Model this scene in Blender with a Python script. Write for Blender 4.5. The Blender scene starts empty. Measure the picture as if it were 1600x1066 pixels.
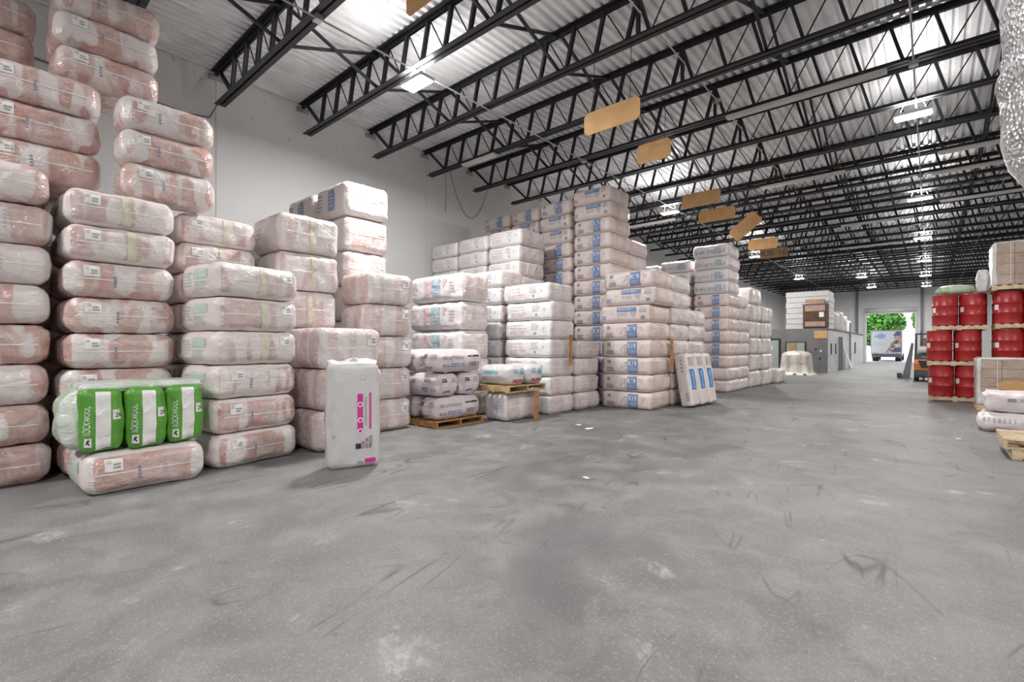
import bpy, math, random
from mathutils import Vector, Matrix, noise

# ---------------------------------------------------------------- camera, sky, exposure
S = bpy.context.scene
C = S.collection
cam_d = bpy.data.cameras.new('camera')
cam = bpy.data.objects.new('camera', cam_d)
C.objects.link(cam)
cam.location = (0, 0, 1.59)
cam.rotation_euler = (math.pi / 2, 0, math.radians(41.0))
cam_d.sensor_width = 36.0
cam_d.lens = 753.0 / 1600.0 * 36.0
cam_d.shift_y = 0.005
cam_d.clip_end = 400
S.camera = cam

W = bpy.data.worlds.new('overcast_sky')
S.world = W
W.use_nodes = True
W.node_tree.nodes['Background'].inputs[0].default_value = (0.93, 0.97, 1.0, 1)
W.node_tree.nodes['Background'].inputs[1].default_value = 3.6

S.view_settings.view_transform = 'Standard'
S.view_settings.look = 'None'
S.view_settings.exposure = 0.20
S.view_settings.gamma = 1.0
S.view_settings.use_curve_mapping = False
LAMP_W = 330.0

R = random.Random(7)

# ---------------------------------------------------------------- materials
def new_mat(name):
    m = bpy.data.materials.new(name)
    m.use_nodes = True
    nt = m.node_tree
    return m, nt, nt.nodes['Principled BSDF']

def N(nt, kind, **kw):
    n = nt.nodes.new(kind)
    for k, v in kw.items():
        if k in n.bl_rna.properties:
            setattr(n, k, v)
        else:
            n.inputs[k].default_value = v
    return n

def ramp(nt, fac, stops):
    n = nt.nodes.new('ShaderNodeValToRGB')
    while len(n.color_ramp.elements) < len(stops):
        n.color_ramp.elements.new(0.5)
    for e, (p, c) in zip(n.color_ramp.elements, stops):
        e.position = p
        e.color = (c, c, c, 1) if isinstance(c, float) else (*c, 1)
    nt.links.new(fac, n.inputs[0])
    return n.outputs[0]

def mix(nt, fac, a, b, mode='MIX'):
    n = nt.nodes.new('ShaderNodeMix')
    n.data_type = 'RGBA'
    n.blend_type = mode
    for idx, v in ((0, fac), (6, a), (7, b)):
        if isinstance(v, (int, float)):
            n.inputs[idx].default_value = v
        elif isinstance(v, tuple):
            n.inputs[idx].default_value = (*v, 1)
        else:
            nt.links.new(v, n.inputs[idx])
    return n.outputs[2]

def coords(nt, scale=(1, 1, 1), jitter=True):
    tc = nt.nodes.new('ShaderNodeTexCoord')
    mp = nt.nodes.new('ShaderNodeMapping')
    mp.inputs['Scale'].default_value = scale
    nt.links.new(tc.outputs['Object'], mp.inputs[0])
    if jitter:
        oi = nt.nodes.new('ShaderNodeObjectInfo')
        ml = nt.nodes.new('ShaderNodeMath')
        ml.operation = 'MULTIPLY'
        ml.inputs[1].default_value = 61.7
        nt.links.new(oi.outputs['Random'], ml.inputs[0])
        cb = nt.nodes.new('ShaderNodeCombineXYZ')
        for i in range(3):
            nt.links.new(ml.outputs[0], cb.inputs[i])
        nt.links.new(cb.outputs[0], mp.inputs['Location'])
    return mp.outputs[0]

def noise_tex(nt, vec, scale, detail=2.0, rough=0.5, dist=0.0):
    n = N(nt, 'ShaderNodeTexNoise', Scale=scale, Detail=detail, Roughness=rough, Distortion=dist)
    nt.links.new(vec, n.inputs['Vector'])
    return n.outputs[0]

def bump(nt, bsdf, h, strength, dist=0.02):
    b = N(nt, 'ShaderNodeBump', Strength=strength, Distance=dist)
    nt.links.new(h, b.inputs['Height'])
    nt.links.new(b.outputs[0], bsdf.inputs['Normal'])

def plain(name, col, rough=0.6, metal=0.0, var=0.0, nscale=6.0, bmp=0.0, spec=0.5):
    m, nt, b = new_mat(name)
    b.inputs['Roughness'].default_value = rough
    b.inputs['Metallic'].default_value = metal
    b.inputs['Specular IOR Level'].default_value = spec
    if var or bmp:
        v = coords(nt)
        n = noise_tex(nt, v, nscale, 4.0)
        lo = tuple(max(0, c * (1 - var)) for c in col)
        hi = tuple(min(1, c * (1 + var)) for c in col)
        nt.links.new(ramp(nt, n, [(0.3, lo), (0.7, hi)]), b.inputs['Base Color'])
        if bmp:
            bump(nt, b, n, bmp)
    else:
        b.inputs['Base Color'].default_value = (*col, 1)
    return m

def emis(name, col, strength):
    m, nt, b = new_mat(name)
    b.inputs['Base Color'].default_value = (*col, 1)
    b.inputs['Emission Color'].default_value = (*col, 1)
    b.inputs['Emission Strength'].default_value = strength
    return m

def wrap_mat(name, inner, film, lo, hi, crease=0.85, rough=0.20, patch=4.2, streak=0.5, stretch=(1, 1.0, 0.16)):
    """clear printed film over fibre: fibre shows through in windows, film creased and glossy"""
    m, nt, b = new_mat(name)
    v = coords(nt, stretch)
    p = noise_tex(nt, v, patch, 1.2, 0.45, 0.1)
    mask0 = ramp(nt, p, [(lo, 0.0), (hi, 1.0)])
    v2 = coords(nt, (1, 1, 1))
    big = noise_tex(nt, v2, 4.0, 3.0, 0.5, 0.4)
    veil = ramp(nt, noise_tex(nt, v2, 3.2, 3.0, 0.6, 1.2), [(0.3, 1.0), (0.72, 0.30)])
    mm = N(nt, 'ShaderNodeMath', operation='MULTIPLY')
    nt.links.new(mask0, mm.inputs[0])
    nt.links.new(veil, mm.inputs[1])
    mask = mm.outputs[0]
    fibre = mix(nt, noise_tex(nt, coords(nt, (1, 1, 0.2)), 26.0, 2.0), tuple(x * 0.74 for x in inner), inner)
    film2 = mix(nt, big, tuple(x * 0.86 for x in film), film)
    col = mix(nt, mask, film2, fibre)
    # thin white lines: highlights along film creases, painted into the colour
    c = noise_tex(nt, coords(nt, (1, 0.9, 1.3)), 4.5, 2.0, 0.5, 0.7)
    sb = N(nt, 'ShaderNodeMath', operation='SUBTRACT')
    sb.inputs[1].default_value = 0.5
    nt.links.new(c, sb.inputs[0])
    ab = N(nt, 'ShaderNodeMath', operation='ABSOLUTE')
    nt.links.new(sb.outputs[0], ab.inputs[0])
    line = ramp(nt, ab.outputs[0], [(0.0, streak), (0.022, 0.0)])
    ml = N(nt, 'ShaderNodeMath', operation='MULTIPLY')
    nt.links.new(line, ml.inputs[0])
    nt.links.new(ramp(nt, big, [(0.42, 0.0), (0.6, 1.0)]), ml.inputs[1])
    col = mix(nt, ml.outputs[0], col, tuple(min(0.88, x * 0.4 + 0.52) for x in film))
    nt.links.new(col, b.inputs['Base Color'])
    b.inputs['Roughness'].default_value = rough
    c3 = noise_tex(nt, coords(nt, (1, 1.0, 1.5)), 9.0, 3.0, 0.55, 1.2)
    h = mix(nt, 0.55, ab.outputs[0], c3)
    bump(nt, b, h, crease, 0.035)
    return m

def film_mat(name, col, col2, rough=0.35, crease=0.35):
    m, nt, b = new_mat(name)
    v = coords(nt)
    n = noise_tex(nt, v, 3.0, 3.0, 0.55, 1.0)
    nt.links.new(mix(nt, ramp(nt, n, [(0.35, 0.0), (0.7, 1.0)]), col, col2), b.inputs['Base Color'])
    b.inputs['Roughness'].default_value = rough
    n2 = noise_tex(nt, v, 12.0, 3.0, 0.6, 1.6)
    bump(nt, b, n2, crease, 0.025)
    return m

M = {}
M['wrap_pink'] = wrap_mat('pink_fibre_under_film', (0.62, 0.35, 0.30), (0.79, 0.72, 0.70), 0.46, 0.50, streak=0.7)
M['wrap_rose'] = wrap_mat('rose_fibre_under_film', (0.64, 0.43, 0.40), (0.80, 0.73, 0.72), 0.48, 0.53, streak=0.7)
M['wrap_pale'] = wrap_mat('pale_fibre_under_film', (0.68, 0.50, 0.48), (0.79, 0.73, 0.72), 0.49, 0.55, streak=0.6)
M['wrap_beige'] = wrap_mat('beige_fibre_under_film', (0.73, 0.55, 0.48), (0.80, 0.68, 0.63), 0.44, 0.60, streak=0.4, patch=3.0)
M['wrap_grey'] = wrap_mat('grey_pink_fibre_under_film', (0.70, 0.53, 0.50), (0.79, 0.71, 0.69), 0.45, 0.58, streak=0.5, patch=3.0)
M['film_rosy'] = film_mat('rosy_white_film', (0.78, 0.72, 0.71), (0.76, 0.65, 0.63))
M['film_white'] = film_mat('white_film', (0.80, 0.79, 0.79), (0.77, 0.74, 0.75))
M['film_grey'] = film_mat('grey_white_film', (0.66, 0.62, 0.61), (0.63, 0.55, 0.53))
M['film_r19'] = film_mat('cream_printed_film', (0.78, 0.70, 0.68), (0.75, 0.63, 0.60))
M['film_lav'] = film_mat('lavender_bag_film', (0.70, 0.62, 0.63), (0.65, 0.55, 0.57), 0.4, 0.5)
M['film_bag'] = film_mat('white_bag_film', (0.62, 0.61, 0.61), (0.57, 0.56, 0.56), 0.35, 0.18)
M['seam'] = plain('white_heat_seal', (0.86, 0.83, 0.82), 0.3)
M['paper'] = plain('paper_label', (0.80, 0.79, 0.77), 0.7)
M['ink'] = plain('black_ink', (0.025, 0.025, 0.03), 0.6)
M['ink_grey'] = plain('grey_ink', (0.30, 0.30, 0.32), 0.6)
M['ink_soft'] = plain('pale_grey_ink', (0.50, 0.49, 0.50), 0.6)
M['ink_green'] = plain('faded_green_ink', (0.48, 0.62, 0.55), 0.6)
M['ink_pink'] = plain('pink_ink', (0.68, 0.42, 0.44), 0.6)
M['ink_palepink'] = plain('pale_pink_ink', (0.72, 0.54, 0.57), 0.6)
M['ink_magenta'] = plain('magenta_ink', (0.62, 0.03, 0.28), 0.5)
M['ink_blue'] = plain('blue_ink', (0.09, 0.19, 0.50), 0.5)
M['ink_r19'] = plain('faded_blue_ink', (0.19, 0.26, 0.46), 0.5)
M['ink_sky'] = plain('pale_blue_ink', (0.42, 0.53, 0.60), 0.5)
M['ink_cyan'] = plain('cyan_ink', (0.05, 0.42, 0.55), 0.5)
M['ink_bright'] = plain('bright_blue_ink', (0.03, 0.20, 0.55), 0.5)
M['ink_red'] = plain('red_ink', (0.60, 0.04, 0.10), 0.5)
M['ink_white'] = plain('white_ink', (0.86, 0.87, 0.88), 0.5)
M['tape'] = plain('pale_yellow_tape', (0.66, 0.63, 0.50), 0.35)
M['green'] = film_mat('green_pack_film', (0.13, 0.38, 0.05), (0.09, 0.30, 0.04), 0.3, 0.5)
M['green_clear'] = wrap_mat('clear_film_over_green', (0.42, 0.60, 0.38), (0.72, 0.76, 0.71), 0.42, 0.58, streak=0.7, patch=2.0, rough=0.2)
M['steel_black'] = plain('black_painted_steel', (0.016, 0.016, 0.018), 0.45, 0.0, 0.25, 8)
M['steel_grey'] = plain('galvanised_conduit', (0.50, 0.50, 0.50), 0.4, 0.5)
M['deck'] = plain('galvanised_roof_deck', (0.86, 0.86, 0.87), 0.42, 0.2, 0.14, 1.5)
M['fixture'] = plain('white_enamel_fixture', (0.75, 0.74, 0.70), 0.4)
M['lens'] = emis('lit_lamp_lens', (1.0, 0.98, 0.95), 40.0)
M['tube'] = plain('unlit_tube', (0.80, 0.80, 0.78), 0.3)
M['card'] = plain('cardboard', (0.58, 0.34, 0.15), 0.8, 0, 0.10, 5)
M['card_dark'] = plain('dark_cardboard', (0.26, 0.16, 0.085), 0.8, 0, 0.2, 5)
M['card_box'] = plain('brown_carton', (0.42, 0.27, 0.19), 0.75, 0, 0.15, 4)
M['crate_dark'] = plain('dark_brown_crate', (0.09, 0.045, 0.025), 0.7, 0, 0.3, 4)
M['wood'] = plain('pallet_wood', (0.52, 0.36, 0.19), 0.8, 0, 0.28, 7, 0.3)
M['wood_dark'] = plain('orange_pallet_wood', (0.40, 0.20, 0.07), 0.8, 0, 0.3, 7, 0.3)
M['wood_pale'] = plain('pale_pallet_wood', (0.60, 0.47, 0.31), 0.8, 0, 0.25, 7, 0.3)
M['drum'] = plain('red_drum_paint', (0.38, 0.020, 0.022), 0.36, 0.0, 0.12, 3)
M['drum_lid'] = plain('red_drum_lid', (0.42, 0.02, 0.02), 0.4)
M['office_grey'] = plain('grey_painted_block', (0.16, 0.155, 0.16), 0.7, 0, 0.12, 2)
M['office_white'] = plain('scuffed_white_paint', (0.66, 0.65, 0.66), 0.6, 0, 0.16, 2.5)
M['black'] = plain('black_frame', (0.02, 0.02, 0.022), 0.5)
M['rubber'] = plain('rubber', (0.03, 0.03, 0.03), 0.8)
M['door_pane'] = plain('greenish_glass', (0.34, 0.37, 0.35), 0.15)
M['interior'] = plain('tan_interior', (0.36, 0.26, 0.15), 0.7, 0, 0.2, 2)
M['wrapped'] = wrap_mat('stretch_wrapped_goods', (0.42, 0.36, 0.30), (0.70, 0.67, 0.62), 0.45, 0.6, streak=0.8, patch=2.5, rough=0.22)
M['wrap_clear'] = wrap_mat('stretch_wrap_over_cartons', (0.40, 0.27, 0.19), (0.52, 0.42, 0.35), 0.40, 0.65, streak=0.35, patch=1.5, rough=0.2)
M['wrap_edge'] = wrap_mat('bunched_stretch_wrap', (0.58, 0.56, 0.54), (0.75, 0.74, 0.73), 0.40, 0.65, streak=0.8, rough=0.2)
M['board_white'] = plain('white_foam_board', (0.72, 0.71, 0.69), 0.6, 0, 0.05, 3)
M['orange'] = plain('orange_machine_paint', (0.60, 0.17, 0.035), 0.4)
M['machine_grey'] = plain('dark_machine_grey', (0.07, 0.075, 0.085), 0.5)
M['machine_mid'] = plain('mid_machine_grey', (0.22, 0.22, 0.24), 0.5)
M['tank'] = plain('steel_gas_bottle', (0.62, 0.62, 0.60), 0.3)
M['truck_white'] = plain('truck_box_white', (0.46, 0.46, 0.50), 0.5)
M['truck_dark'] = plain('truck_underside', (0.10, 0.09, 0.11), 0.7)
M['truck_navy'] = plain('truck_print_navy', (0.06, 0.07, 0.14), 0.5)
M['truck_photo'] = plain('truck_print_photo', (0.32, 0.24, 0.20), 0.5, 0, 0.9, 3.5)
M['asphalt'] = plain('asphalt', (0.38, 0.38, 0.40), 0.9, 0, 0.1, 1)
M['leaf'] = plain('tree_leaf', (0.10, 0.27, 0.045), 0.6, 0, 0.5, 0.6)
M['bark'] = plain('bark', (0.16, 0.12, 0.08), 0.9)
M['lift_door'] = plain('pale_door_sheet', (0.74, 0.74, 0.73), 0.5)
M['cable'] = plain('grey_cable', (0.20, 0.20, 0.20), 0.6)
M['white_bag2'] = film_mat('pinkish_white_bag', (0.82, 0.76, 0.77), (0.80, 0.71, 0.73), 0.3, 0.35)
M['green_bag'] = film_mat('green_bag', (0.25, 0.42, 0.22), (0.55, 0.62, 0.52), 0.35, 0.5)

def foil_mat():
    m, nt, b = new_mat('bubble_foil')
    v = coords(nt, jitter=False)
    vo = N(nt, 'ShaderNodeTexVoronoi', Scale=26.0)
    nt.links.new(v, vo.inputs['Vector'])
    n = noise_tex(nt, v, 3.0, 3.0, 0.5, 1.0)
    b.inputs['Base Color'].default_value = (0.72, 0.72, 0.73, 1)
    b.inputs['Metallic'].default_value = 0.85
    b.inputs['Roughness'].default_value = 0.32
    bump(nt, b, mix(nt, 0.4, vo.outputs['Distance'], n), 0.8, 0.04)
    return m
M['foil'] = foil_mat()

def concrete_floor():
    m, nt, b = new_mat('worn_concrete_floor')
    v = coords(nt, jitter=False)
    big = noise_tex(nt, v, 0.35, 4.0, 0.6, 0.6)
    mid = noise_tex(nt, v, 2.2, 5.0, 0.65, 0.4)
    fine = noise_tex(nt, v, 40.0, 3.0, 0.7)
    grit = noise_tex(nt, v, 160.0, 2.0, 0.6)
    col = mix(nt, ramp(nt, big, [(0.3, 0.0), (0.72, 1.0)]), (0.115, 0.113, 0.112), (0.200, 0.196, 0.194))
    col = mix(nt, ramp(nt, mid, [(0.40, 0.0), (0.68, 0.8)]), col, (0.27, 0.265, 0.26))
    col = mix(nt, ramp(nt, fine, [(0.55, 0.0), (0.74, 0.8)]), col, (0.36, 0.35, 0.335))
    col = mix(nt, ramp(nt, grit, [(0.30, 0.9), (0.46, 0.0)]), col, (0.06, 0.06, 0.06))
    st = noise_tex(nt, v, 0.28, 3.0, 0.55, 0.8)
    col = mix(nt, ramp(nt, st, [(0.36, 0.55), (0.46, 0.0)]), col, (0.085, 0.085, 0.088))
    # pale worn blotches and scattered paint chips
    bl = noise_tex(nt, v, 1.1, 6.0, 0.75, 0.2)
    col = mix(nt, ramp(nt, bl, [(0.60, 0.0), (0.68, 0.75)]), col, (0.40, 0.39, 0.37))
    vo = N(nt, 'ShaderNodeTexVoronoi', Scale=3.2)
    vo.inputs['Randomness'].default_value = 1.0
    nt.links.new(v, vo.inputs['Vector'])
    col = mix(nt, ramp(nt, vo.outputs['Distance'], [(0.015, 0.8), (0.03, 0.0)]), col, (0.05, 0.05, 0.05))
    # tyre scuffs: long thin distorted arcs, two directions
    for rot, sc, th in ((0.25, 0.55, 0.030), (1.35, 0.42, 0.022), (-0.5, 0.7, 0.02), (0.75, 0.9, 0.03)):
        mp = N(nt, 'ShaderNodeMapping')
        mp.inputs['Rotation'].default_value = (0, 0, rot)
        mp.inputs['Scale'].default_value = (1.0, 0.25, 1.0)
        nt.links.new(v, mp.inputs[0])
        wv = N(nt, 'ShaderNodeTexNoise', Scale=sc, Detail=1.0, Distortion=1.6)
        nt.links.new(mp.outputs[0], wv.inputs['Vector'])
        band = N(nt, 'ShaderNodeMath', operation='SUBTRACT')
        band.inputs[1].default_value = 0.5
        nt.links.new(wv.outputs[0], band.inputs[0])
        ab = N(nt, 'ShaderNodeMath', operation='ABSOLUTE')
        nt.links.new(band.outputs[0], ab.inputs[0])
        line = ramp(nt, ab.outputs[0], [(0.0, 0.75), (th * 0.28, 0.0)])
        brk = noise_tex(nt, v, 1.6, 3.0)
        ml = N(nt, 'ShaderNodeMath', operation='MULTIPLY')
        nt.links.new(line, ml.inputs[0])
        nt.links.new(ramp(nt, brk, [(0.50, 0.0), (0.66, 1.0)]), ml.inputs[1])
        col = mix(nt, ml.outputs[0], col, (0.06, 0.06, 0.062))
    nt.links.new(col, b.inputs['Base Color'])
    nt.links.new(ramp(nt, mid, [(0.3, 0.50), (0.7, 0.72)]), b.inputs['Roughness'])
    bump(nt, b, mix(nt, 0.5, fine, grit), 0.25, 0.006)
    return m
M['floor'] = concrete_floor()

def wall_mat():
    m, nt, b = new_mat('painted_concrete_wall')
    v = coords(nt, jitter=False)
    n = noise_tex(nt, v, 0.5, 5.0, 0.6, 0.4)
    col = mix(nt, n, (0.70, 0.70, 0.695), (0.80, 0.80, 0.795))
    mp = N(nt, 'ShaderNodeMapping')
    mp.inputs['Scale'].default_value = (1, 1.0, 0.35)
    nt.links.new(v, mp.inputs[0])
    s = noise_tex(nt, mp.outputs[0], 9.0, 5.0, 0.7, 0.3)
    up = nt.nodes.new('ShaderNodeSeparateXYZ')
    nt.links.new(v, up.inputs[0])
    mr = N(nt, 'ShaderNodeMapRange')
    mr.inputs['From Min'].default_value = 5.9
    mr.inputs['From Max'].default_value = 7.8
    nt.links.new(up.outputs[2], mr.inputs[0])
    ml = N(nt, 'ShaderNodeMath', operation='MULTIPLY')
    nt.links.new(ramp(nt, s, [(0.62, 0.0), (0.72, 0.8)]), ml.inputs[0])
    nt.links.new(mr.outputs[0], ml.inputs[1])
    col = mix(nt, ml.outputs[0], col, (0.10, 0.10, 0.10))
    nt.links.new(col, b.inputs['Base Color'])
    b.inputs['Roughness'].default_value = 0.65
    bump(nt, b, noise_tex(nt, v, 14.0, 4.0), 0.15, 0.01)
    return m
M['wall'] = wall_mat()

# ---------------------------------------------------------------- mesh helpers
class MB:
    def __init__(self):
        self.v, self.f, self.m = [], [], []
    def add(self, verts, faces, mi=0):
        o = len(self.v)
        self.v += [tuple(p) for p in verts]
        self.f += [tuple(i + o for i in f) for f in faces]
        self.m += [mi] * len(faces)
        return self
    def box(self, x0, y0, z0, x1, y1, z1, mi=0):
        vs = [(x, y, z) for z in (z0, z1) for y in (y0, y1) for x in (x0, x1)]
        return self.add(vs, [(0, 2, 3, 1), (4, 5, 7, 6), (0, 1, 5, 4), (2, 6, 7, 3), (0, 4, 6, 2), (1, 3, 7, 5)], mi)
    def bar(self, a, b, w, h, mi=0, up=(0, 0, 1)):
        a, b = Vector(a), Vector(b)
        d = (b - a).normalized()
        u = Vector(up)
        if abs(d.dot(u)) > 0.98:
            u = Vector((1, 0, 0))
        s = d.cross(u).normalized() * (w / 2)
        t = s.cross(d).normalized() * (h / 2)
        vs = [p + q for p in (a, b) for q in (-s - t, s - t, s + t, -s + t)]
        return self.add(vs, [(3, 2, 1, 0), (4, 5, 6, 7), (0, 1, 5, 4), (1, 2, 6, 5), (2, 3, 7, 6), (3, 0, 4, 7)], mi)
    def tube(self, pts, r, n=8, mi=0):
        pts = [Vector(p) for p in pts]
        o = len(self.v)
        for i, p in enumerate(pts):
            d = (pts[min(i + 1, len(pts) - 1)] - pts[max(i - 1, 0)]).normalized()
            u = Vector((0, 0, 1)) if abs(d.z) < 0.95 else Vector((1, 0, 0))
            s = d.cross(u).normalized()
            t = s.cross(d).normalized()
            for k in range(n):
                a = 2 * math.pi * k / n
                self.v.append(tuple(p + r * (math.cos(a) * s + math.sin(a) * t)))
        for i in range(len(pts) - 1):
            for k in range(n):
                k2 = (k + 1) % n
                self.f.append((o + i * n + k, o + (i + 1) * n + k, o + (i + 1) * n + k2, o + i * n + k2))
                self.m.append(mi)
        self.f.append(tuple(o + k for k in range(n)))
        self.f.append(tuple(o + (len(pts) - 1) * n + k for k in reversed(range(n))))
        self.m += [mi, mi]
        return self
    def lathe(self, prof, n=32, mi=0, cx=0, cy=0):
        o = len(self.v)
        for r, z in prof:
            for k in range(n):
                a = 2 * math.pi * k / n
                self.v.append((cx + r * math.cos(a), cy + r * math.sin(a), z))
        for i in range(len(prof) - 1):
            for k in range(n):
                k2 = (k + 1) % n
                self.f.append((o + i * n + k, o + i * n + k2, o + (i + 1) * n + k2, o + (i + 1) * n + k))
                self.m.append(mi)
        self.f.append(tuple(o + k for k in reversed(range(n))))
        self.f.append(tuple(o + (len(prof) - 1) * n + k for k in range(n)))
        self.m += [mi, mi]
        return self
    def mesh(self, name, mats, smooth=False):
        me = bpy.data.meshes.new(name)
        me.from_pydata(self.v, [], self.f)
        for mm in (mats if isinstance(mats, (list, tuple)) else [mats]):
            me.materials.append(M[mm] if isinstance(mm, str) else mm)
        if any(self.m):
            me.polygons.foreach_set('material_index', self.m)
        if smooth:
            me.polygons.foreach_set('use_smooth', [True] * len(self.f))
        me.update()
        return me

def link(name, mesh, parent=None, loc=(0, 0, 0), rz=0.0, label=None, cat=None, group=None, kind=None):
    o = bpy.data.objects.new(name, mesh)
    C.objects.link(o)
    o.location = loc
    if rz:
        o.rotation_euler = (0, 0, rz)
    if parent:
        o.parent = parent
    if label:
        o['label'] = label
    if cat:
        o['category'] = cat
    if group:
        o['group'] = group
    if kind:
        o['kind'] = kind
    return o

def thing(name, loc, rz, label, cat, group=None):
    o = link(name, None, None, loc, rz, label, cat, group)
    o.empty_display_size = 0.1
    return o

ORD = ['lowest', 'second', 'third', 'fourth', 'fifth', 'sixth', 'seventh', 'eighth', 'ninth', 'tenth', 'eleventh', 'twelfth', 'thirteenth', 'fourteenth', 'fifteenth',
       'sixteenth', 'seventeenth', 'eighteenth', 'nineteenth', 'twentieth', 'twenty-first', 'twenty-second', 'twenty-third', 'twenty-fourth', 'twenty-fifth',
       'twenty-sixth', 'twenty-seventh', 'twenty-eighth', 'twenty-ninth', 'thirtieth']

_txt = {}
def text2d(s):
    if s not in _txt:
        cu = bpy.data.curves.new('t', 'FONT')
        cu.body = s
        cu.size = 1.0
        cu.resolution_u = 2
        ob = bpy.data.objects.new('t', cu)
        me = bpy.data.meshes.new_from_object(ob)
        vs = [(p.co.x, p.co.y) for p in me.vertices]
        fs = [tuple(p.vertices) for p in me.polygons]
        bpy.data.objects.remove(ob)
        bpy.data.meshes.remove(me)
        bpy.data.curves.remove(cu)
        x0 = min(p[0] for p in vs); x1 = max(p[0] for p in vs)
        y0 = min(p[1] for p in vs); y1 = max(p[1] for p in vs)
        vs = [((x - x0) / (y1 - y0), (y - y0) / (y1 - y0)) for x, y in vs]
        _txt[s] = (vs, fs, (x1 - x0) / (y1 - y0))
    return _txt[s]

# ---------------------------------------------------------------- soft packs: rounded, puffed, creased boxes
class Pack:
    """a soft filled pack; origin at base centre, +X aisle end, -Y printed side"""
    def __init__(self, lx, ly, lz, r=0.11, bulge=0.03, wr=0.012, seed=0, puff=0.0):
        self.h = (lx / 2, ly / 2, lz / 2)
        self.r = min(r, lz * 0.45)
        self.bulge, self.wr, self.seed, self.puff = bulge, wr, seed, puff
    def ax(self, h, n):
        r = self.r
        t = [math.tan(math.radians(a)) * r for a in (15, 30, 45)]
        i = h - r
        mid = [-i + 2 * i * k / n for k in range(n + 1)]
        return [-i - x for x in reversed(t)] + mid + [i + x for x in t]
    def deform(self, p, eps=0.0):
        h, r = self.h, self.r
        q = [max(-(h[k] - r), min(h[k] - r, p[k])) for k in range(3)]
        d = Vector([p[k] - q[k] for k in range(3)])
        n = d.normalized() if d.length > 1e-9 else Vector((0, 0, 1))
        pos = Vector(q) + n * r
        ux, uy, uz = (min(1, abs(p[k]) / h[k]) for k in range(3))
        b = self.bulge
        pos.x += n.x * b * (1 - uy ** 4) * (1 - uz ** 2)
        pos.y += n.y * b * (1 - ux ** 4) * (1 - uz ** 2)
        pos.z += max(0.0, n.z) * self.puff * (1 - ux ** 2) * (1 - uy ** 2)
        s = Vector((self.seed * 7.3, self.seed * 3.1, self.seed * 5.7))
        w = noise.noise(Vector(p) * 4.5 + s) + 0.55 * noise.noise(Vector(p) * 11.0 + s)
        edge = max(abs(n.x), abs(n.y), abs(n.z))
        w *= self.wr * (1.0 + 1.2 * (1 - edge))
        if abs(n.z) < 0.8:                    # gathered folds in the film
            q = Vector((p[0] * 2.0 + p[1] * 7.0, p[1] * 2.0 - p[0] * 7.0, p[2] * 3.0)) + s
            w -= self.wr * (0.9 if abs(n.x) > 0.5 else 0.35) * (abs(noise.noise(q)) * 2.0) ** 0.5
        if n.z > 0.9 or n.z < -0.9:
            w = min(0.0, w)
        pos += n * (w + eps)
        pos.z += h[2]
        return pos
    def body(self, name, mats):
        """mats: [film, wrap] ; wrap goes on +-X ends"""
        mb = MB()
        h = self.h
        A = [self.ax(h[0], max(4, int(h[0] * 2 / 0.055))), self.ax(h[1], max(4, int(h[1] * 2 / 0.055))), self.ax(h[2], max(3, int(h[2] * 2 / 0.07)))]
        idx = {}
        def vid(p):
            k = tuple(round(c, 5) for c in p)
            if k not in idx:
                idx[k] = len(mb.v)
                mb.v.append(tuple(self.deform(p)))
            return idx[k]
        for ax in range(3):
            u, w = (ax + 1) % 3, (ax + 2) % 3
            for sgn in (-1, 1):
                U, V = A[u], A[w]
                for i in range(len(U) - 1):
                    for j in range(len(V) - 1):
                        quad = []
                        for (ii, jj) in ((i, j), (i + 1, j), (i + 1, j + 1), (i, j + 1)):
                            p = [0, 0, 0]
                            p[ax] = sgn * h[ax]
                            p[u] = U[ii]
                            p[w] = V[jj]
                            quad.append(vid(p))
                        mb.f.append(tuple(quad if sgn > 0 else reversed(quad)))
                        mb.m.append(1 if ax == 0 and len(mats) > 1 else 0)
        return mb.mesh(name, mats, True)

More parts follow.
